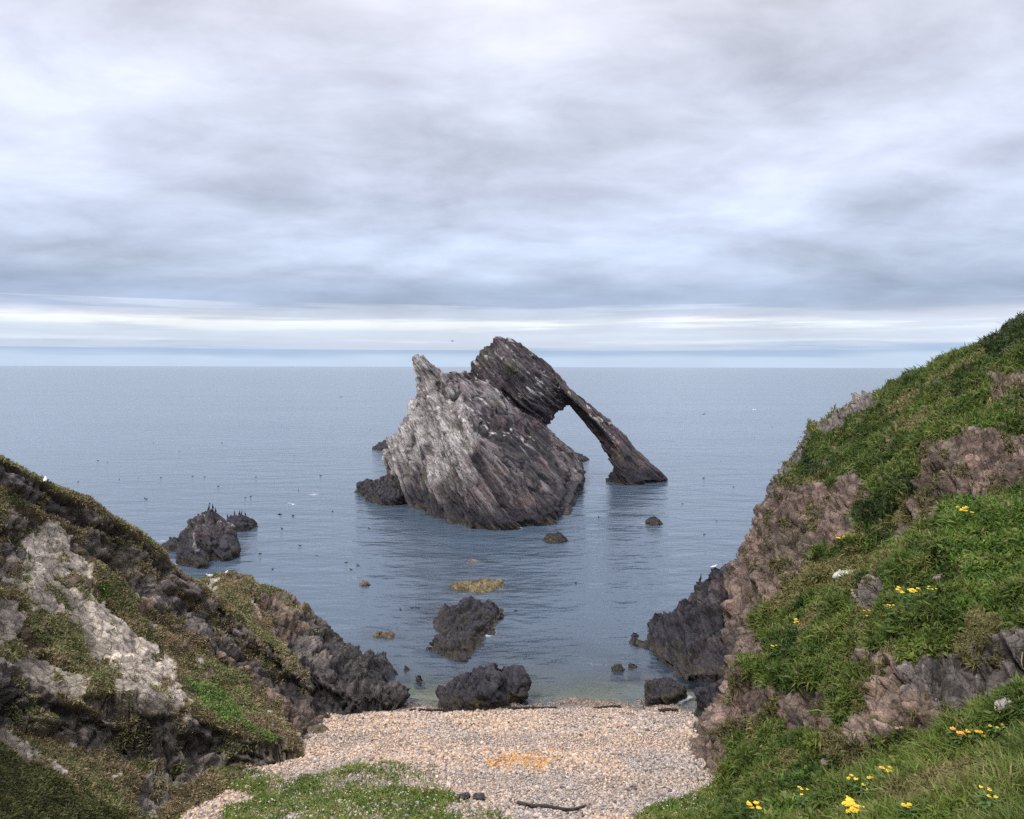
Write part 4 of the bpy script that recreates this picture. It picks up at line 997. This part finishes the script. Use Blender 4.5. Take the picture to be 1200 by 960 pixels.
dots = [(115, 541), (126, 543), (140, 563), (162, 561), (189, 561), (172, 586), (92, 566), (226, 559), (240, 560), (256, 571), (294, 583), (345, 535), (376, 558), (344, 605), (329, 604), (246, 591), (288, 584), (170, 585),
        (433, 620), (472, 612), (406, 660), (420, 663), (412, 668), (470, 715), (484, 713), (490, 713), (675, 683), (702, 606), (826, 626), (875, 505), (845, 540), (884, 512), (400, 493), (434, 504), (610, 655), (331, 620), (352, 640), (372, 652),
        (305, 650), (320, 668), (300, 560), (260, 520), (330, 500), (210, 530), (180, 520), (905, 500), (860, 570), (825, 560), (800, 590), (840, 610), (390, 600), (350, 575)]
for k, (px, py) in enumerate(dots):
    d = H * F / (py - 430.0); side = 'left' if px < 500 else 'right'
    b = link('floating_seabird', FLOAT, loc=((px - 600) / F * d, d, -.02), category='seabird', group=f'dark seabirds afloat {side} of the stack', label=f'small dark seabird floating on the open sea to the {side} of the stack' if px < 500 or px > 690 else 'small dark seabird floating below the stack')
    if 500 <= px <= 690: b['group'] = 'dark seabirds afloat below the stack'
    b.rotation_euler.z = rng.uniform(0, 6.28); s = rng.uniform(.35, .55); b.scale = (s, s, s)
for px, py, d, lab, me_ in [(530, 400, 95, 'dark seabird flying against the bright band of sky left of the arch', DFLY), (884, 480, 70, 'white gull gliding low over the sea right of the arch', GFLY), (825, 485, 80, 'dark seabird skimming the sea right of the arch', DFLY),
                            (343, 592, 60, 'white gull low over the water between the islet and the stack', GFLY), (328, 604, 56, 'dark seabird flying low beside the islets', DFLY), (400, 466, 100, 'dark seabird flying over the distant sea left of the stack', DFLY)]:
    b = link('flying_seabird' if me_ is DFLY else 'gull', me_, loc=P(px, py, d), category='seabird' if me_ is DFLY else 'gull', label=lab); b.scale = (.6, .6, .6); b.rotation_euler = (rng.uniform(-.3, .3), 0, rng.uniform(0, 6.28))
print('birds', round(time.time() - T0, 1))

# ------------------------------------------------------------------ the sea
th = np.radians(np.concatenate([np.linspace(-180, -52, 40)[:-1], np.linspace(-52, 52, 420), np.linspace(52, 180, 40)[1:]])); rr = np.concatenate([np.linspace(4, 26, 12), np.geomspace(26.2, 130, 400), np.geomspace(135, 60000, 60)])
TH, R = np.meshgrid(th, rr, indexing='ij'); sv = np.stack([R * np.sin(TH), R * np.cos(TH), 0 * R], -1).reshape(-1, 3)
nc, nr_ = len(th), len(rr); i, j = np.meshgrid(np.arange(nc - 1), np.arange(nr_ - 1), indexing='ij'); a = (i * nr_ + j).ravel()
me = make_mesh('sea', sv, quads=np.stack([a, a + 1, a + nr_ + 1, a + nr_], 1)[:, ::-1])
wl = np.concatenate(WATERLINE); kd = kdtree.KDTree(len(wl))
for k, w in enumerate(wl): kd.insert((float(w[0]), float(w[1]), 0), k)
kd.balance()
dist = np.full(len(sv), 9.0, np.float32)
near = np.where((sv[:, 1] > 24) & (sv[:, 1] < 130) & (np.abs(sv[:, 0]) < 40))[0]
for k in near: dist[k] = min(9.0, kd.find((sv[k, 0], sv[k, 1], 0))[2])
depth = np.clip(-beach_z(sv[:, 0], sv[:, 1]), 0, 9)
nz = fbm(sv * (.25, .25, 0), 4, 700)
depth = np.where(sv[:, 1] > 60, 9, depth + sstep(30, 50, sv[:, 1]) * 2)
shal = np.exp(-np.clip(depth + nz * .7, 0, 9) * 1.1)
for (px, d, r) in [(560, 44.5, 3.0), (552, 36.7, 2.0), (452, 36.8, 1.6), (556, 50.5, 1.6), (425, 33, 2.4), (520, 40, 2.2), (460, 32, 2.5)]:
    x = (px - 600) / F * d
    shal = np.maximum(shal, .6 * np.exp(-(((sv[:, 0] - x) / r) ** 2 + ((sv[:, 1] - d) / (r * .8)) ** 2)) * np.clip(.7 + fbm(sv * (.9, .9, 0), 4, 705) * 1.6, 0, 1))
set_float(me, shal, 'shallow')
foam = .7 * np.exp(-dist / .4) * np.clip(.25 + fbm(sv * (.45, .45, 0), 3, 702) * 2.2, 0, 1)
foam = np.maximum(foam, .6 * np.exp(-((depth - .02) / .035) ** 2) * (sv[:, 1] < 33) * np.clip(.4 + nz * 2, 0, 1))
for (px, py, w, h, s) in [(368, 580, 14, 3, .9), (385, 587, 18, 3, .55), (190, 635, 16, 4, .8), (300, 611, 8, 4, .8), (545, 697, 10, 4, .8), (600, 678, 24, 4, .6), (560, 659, 26, 4, .7), (420, 600, 30, 5, .4), (760, 612, 30, 3, .35), (690, 575, 14, 10, .35), (640, 640, 30, 4, .35)]:
    d = H * F / (py - 430.0); x = (px - 600) / F * d; ry = h * d * d / (H * F)
    foam = np.maximum(foam, .66 * s * np.exp(-(((sv[:, 0] - x) / (w / F * d)) ** 2 + ((sv[:, 1] - d) / ry) ** 2)))
set_float(me, foam, 'foam')
m, nt, out = new_mat('sea_water'); L = nt.links.new
tc = N(nt, 'ShaderNodeTexCoord')
def wave(scale, sx, sy, det, rot=0.0, rough=.55):
    mp = N(nt, 'ShaderNodeMapping'); mp.inputs['Scale'].default_value = (sx, sy, 1); mp.inputs['Rotation'].default_value = (0, 0, rot); L(tc.outputs['Object'], mp.inputs['Vector'])
    n = N(nt, 'ShaderNodeTexNoise', i_Scale=scale, i_Detail=det, i_Roughness=rough); L(mp.outputs[0], n.inputs['Vector']); return n
w1 = wave(.35, .5, 1, 3, .25); w2 = wave(1.5, .6, 1, 4, -.2); w3 = wave(.035, .3, 1, 3, .1)
wl3 = N(nt, 'ShaderNodeMapRange', i_From_Min=.35, i_From_Max=.65, i_To_Min=.45, i_To_Max=1.0); L(w3.outputs['Fac'], wl3.inputs['Value'])   # wind lanes
b1 = N(nt, 'ShaderNodeBump', i_Strength=1.0, i_Distance=.32); L(w1.outputs['Fac'], b1.inputs['Height'])
b2 = N(nt, 'ShaderNodeBump', i_Strength=1.0, i_Distance=.125); L(w2.outputs['Fac'], b2.inputs['Height']); L(wl3.outputs[0], b2.inputs['Strength']); L(b1.outputs[0], b2.inputs['Normal'])
sh = N(nt, 'ShaderNodeAttribute', attribute_name='shallow'); fo = N(nt, 'ShaderNodeAttribute', attribute_name='foam')
deep = N(nt, 'ShaderNodeBsdfDiffuse'); deep.inputs['Color'].default_value = (0.066, 0.095, 0.132, 1)
tr_ = N(nt, 'ShaderNodeBsdfTransparent'); tr_.inputs['Color'].default_value = (.72, .82, .80, 1)
body = N(nt, 'ShaderNodeMixShader'); L(sh.outputs['Fac'], body.inputs['Fac']); L(deep.outputs[0], body.inputs[1]); L(tr_.outputs[0], body.inputs[2])
gl = N(nt, 'ShaderNodeBsdfGlossy', i_Roughness=.12); gl.inputs['Color'].default_value = (.96, .98, 1, 1); L(b2.outputs[0], gl.inputs['Normal'])
fr = N(nt, 'ShaderNodeFresnel', i_IOR=1.33); L(b2.outputs[0], fr.inputs['Normal'])
wat = N(nt, 'ShaderNodeMixShader'); frc = N(nt, 'ShaderNodeMath', operation='MINIMUM'); L(fr.outputs[0], frc.inputs[0]); frc.inputs[1].default_value = .72   # a wind-roughened sea never mirrors fully
L(frc.outputs[0], wat.inputs['Fac']); L(body.outputs[0], wat.inputs[1]); L(gl.outputs[0], wat.inputs[2])
fn = wave(2.2, .7, 2.0, 8, .3, .8)
fm = N(nt, 'ShaderNodeMath', operation='ADD'); L(fn.outputs['Fac'], fm.inputs[0]); L(fo.outputs['Fac'], fm.inputs[1])
fr2 = N(nt, 'ShaderNodeMapRange', i_From_Min=.98, i_From_Max=1.3, i_To_Min=0, i_To_Max=.8); L(fm.outputs[0], fr2.inputs['Value'])
fd = N(nt, 'ShaderNodeBsdfDiffuse'); fd.inputs['Color'].default_value = (.7, .72, .73, 1)
fin = N(nt, 'ShaderNodeMixShader'); L(fr2.outputs[0], fin.inputs['Fac']); L(wat.outputs[0], fin.inputs[1]); L(fd.outputs[0], fin.inputs[2]); L(fin.outputs[0], out.inputs['Surface'])
link('sea', me, m, kind='structure')
print('sea', round(time.time() - T0, 1))

# ------------------------------------------------------------------ sky and light
SUN_EL, SUN_AZ = math.radians(54), math.radians(-132)           # azimuth measured from +Y towards +X: sun at the left, slightly behind
wd_ = bpy.data.worlds.new('World'); sc.world = wd_; wd_.use_nodes = True
nt = wd_.node_tree; nt.nodes.clear(); L = nt.links.new
out = nt.nodes.new('ShaderNodeOutputWorld'); bg = N(nt, 'ShaderNodeBackground', i_Strength=0.1); L(bg.outputs[0], out.inputs['Surface'])
sky = N(nt, 'ShaderNodeTexSky'); sky.sky_type = 'NISHITA'; sky.sun_disc = False; sky.sun_elevation = SUN_EL; sky.sun_rotation = SUN_AZ
tc = N(nt, 'ShaderNodeTexCoord'); sp = N(nt, 'ShaderNodeSeparateXYZ'); L(tc.outputs['Generated'], sp.inputs[0])
def mth(op, a, b=None, c=None):
    n = N(nt, 'ShaderNodeMath', operation=op)
    for k, v in enumerate((a, b, c)):
        if v is None: continue
        if isinstance(v, (int, float)): n.inputs[k].default_value = v
        else: L(v, n.inputs[k])
    return n.outputs[0]
z = mth('MAXIMUM', sp.outputs['Z'], 0.0)
az = mth('ARCTAN2', sp.outputs['X'], sp.outputs['Y'])
# cloud-deck coordinates: where the view direction meets a flat layer overhead
den = mth('ADD', z, .22)
cmb = N(nt, 'ShaderNodeCombineXYZ'); L(mth('DIVIDE', sp.outputs['X'], den), cmb.inputs[0]); L(mth('DIVIDE', sp.outputs['Y'], den), cmb.inputs[1])
def cn(scale, sx, sy, det, rough, off=(0, 0, 0), dist=0.0):
    mp = N(nt, 'ShaderNodeMapping'); mp.inputs['Scale'].default_value = (sx, sy, 1); mp.inputs['Location'].default_value = off; L(cmb.outputs[0], mp.inputs['Vector'])
    n = N(nt, 'ShaderNodeTexNoise', i_Scale=scale, i_Detail=det, i_Roughness=rough, i_Distortion=dist); L(mp.outputs[0], n.inputs['Vector']); return n.outputs['Fac']
cA = cn(1.35, .9, 1.0, 7, .52, (3.6, 1.4, 0), .25); cB = cn(3.6, .75, 1.0, 6, .6, (7, 4, 0), .3)
# horizon streak coordinates: azimuth and height
cm2 = N(nt, 'ShaderNodeCombineXYZ'); L(mth('MULTIPLY', az, 3.2), cm2.inputs[0]); L(mth('MULTIPLY', z, 55.0), cm2.inputs[1])
sn = N(nt, 'ShaderNodeTexNoise', i_Scale=1.0, i_Detail=5.0, i_Roughness=.55); L(cm2.outputs[0], sn.inputs['Vector'])
zz = mth('ADD', z, mth('MULTIPLY', mth('SUBTRACT', sn.outputs['Fac'], .5), .026))
zz = mth('ADD', zz, mth('MULTIPLY', mth('MULTIPLY', az, az), -0.012))
rp = N(nt, 'ShaderNodeValToRGB'); cr = rp.color_ramp
def s2l(c): return tuple(((x / 255 + .055) / 1.055) ** 2.4 if x > 10 else x / 3294 for x in c)
stops = [(0, (172, 190, 212)), (.010, (170, 188, 210)), (.017, (145, 166, 194)), (.023, (152, 172, 198)), (.027, (196, 206, 219)), (.031, (180, 191, 208)), (.040, (186, 196, 210)), (.046, (206, 212, 219)), (.053, (218, 221, 223)), (.058, (182, 187, 202)), (.068, (152, 165, 190)),
         (.085, (148, 162, 187)), (.11, (168, 179, 200)), (.16, (175, 184, 204)), (.22, (185, 191, 209)), (.30, (193, 198, 214)), (.42, (203, 204, 215))]
cr.elements[0].position = 0; cr.elements[0].color = (*s2l(stops[0][1]), 1)
cr.elements[1].position = stops[-1][0] / .5; cr.elements[1].color = (*s2l(stops[-1][1]), 1)
for p_, c_ in stops[1:-1]:
    e = cr.elements.new(p_ / .5); e.color = (*s2l(c_), 1)
L(mth('MULTIPLY', zz, 2.0), rp.inputs['Fac'])
# broken cloud bars across the bright strip
cm3 = N(nt, 'ShaderNodeCombineXYZ'); L(mth('MULTIPLY', az, 3.0), cm3.inputs[0]); L(mth('MULTIPLY', z, 70.0), cm3.inputs[1]); cm3.inputs[2].default_value = 4.2
bn = N(nt, 'ShaderNodeTexNoise', i_Scale=1.0, i_Detail=6.0, i_Roughness=.6); L(cm3.outputs[0], bn.inputs['Vector'])
bw = N(nt, 'ShaderNodeMapRange', i_From_Min=.46, i_From_Max=.56, i_To_Min=0, i_To_Max=.85); L(bn.outputs['Fac'], bw.inputs['Value'])
zn = mth('MULTIPLY', mth('GREATER_THAN', z, .02), mth('LESS_THAN', z, .075))
bmx = N(nt, 'ShaderNodeMix', data_type='RGBA'); L(mth('MULTIPLY', bw.outputs[0], zn), bmx.inputs['Factor']); L(rp.outputs['Color'], bmx.inputs['A']); bmx.inputs['B'].default_value = (*s2l((178, 187, 205)), 1)
# cloud modulation grows with height above the horizon bands
amp = N(nt, 'ShaderNodeMapRange', i_From_Min=.03, i_From_Max=.12, i_To_Min=.15, i_To_Max=1.0); L(z, amp.inputs['Value'])
cm = mth('ADD', mth('MULTIPLY', mth('SUBTRACT', cA, .5), 1.5), mth('MULTIPLY', mth('SUBTRACT', cB, .5), .75))
mod = mth('ADD', 1.0, mth('MULTIPLY', cm, amp.outputs[0]))
mod = mth('MAXIMUM', mod, .55)
zen = N(nt, 'ShaderNodeMapRange', i_From_Min=.42, i_From_Max=1.0, i_To_Min=1.0, i_To_Max=2.4); L(z, zen.inputs['Value'])   # overcast sky brightens to the zenith
cl = N(nt, 'ShaderNodeVectorMath', operation='SCALE'); L(bmx.outputs['Result'], cl.inputs[0]); L(mth('MULTIPLY', mth('MULTIPLY', mod, zen.outputs[0]), 7.5), cl.inputs['Scale'])
mx = N(nt, 'ShaderNodeMix', data_type='RGBA'); mx.inputs['Factor'].default_value = .93
L(sky.outputs[0], mx.inputs['A']); L(cl.outputs[0], mx.inputs['B']); L(mx.outputs['Result'], bg.inputs['Color'])

sl = bpy.data.lights.new('sun', 'SUN'); sl.energy = 1.5; sl.angle = math.radians(10); sl.color = (1, .96, .9)
so = bpy.data.objects.new('sun', sl); COL.objects.link(so)
dv = Vector((math.sin(SUN_AZ) * math.cos(SUN_EL), math.cos(SUN_AZ) * math.cos(SUN_EL), math.sin(SUN_EL)))
so.rotation_euler = dv.to_track_quat('Z', 'Y').to_euler()

cam = bpy.data.cameras.new('camera'); cam.sensor_fit = 'HORIZONTAL'; cam.sensor_width = 36; cam.lens = F / 1200 * 36; cam.shift_y = -50 / 1200; cam.clip_start = .1; cam.clip_end = 100000
co = bpy.data.objects.new('camera', cam); COL.objects.link(co); co.location = (0, 0, H); co.rotation_euler = (math.radians(90), math.radians(-.14), 0); sc.camera = co

sc.view_settings.view_transform = 'Standard'; sc.view_settings.look = 'None'; sc.view_settings.gamma = 1; sc.view_settings.use_curve_mapping = False; sc.view_settings.exposure = 0.9
sc.render.engine = 'CYCLES'; sc.cycles.max_bounces = 6; sc.cycles.transparent_max_bounces = 8; sc.cycles.use_denoising = False
sc.render.film_transparent = False
print('done', round(time.time() - T0, 1))
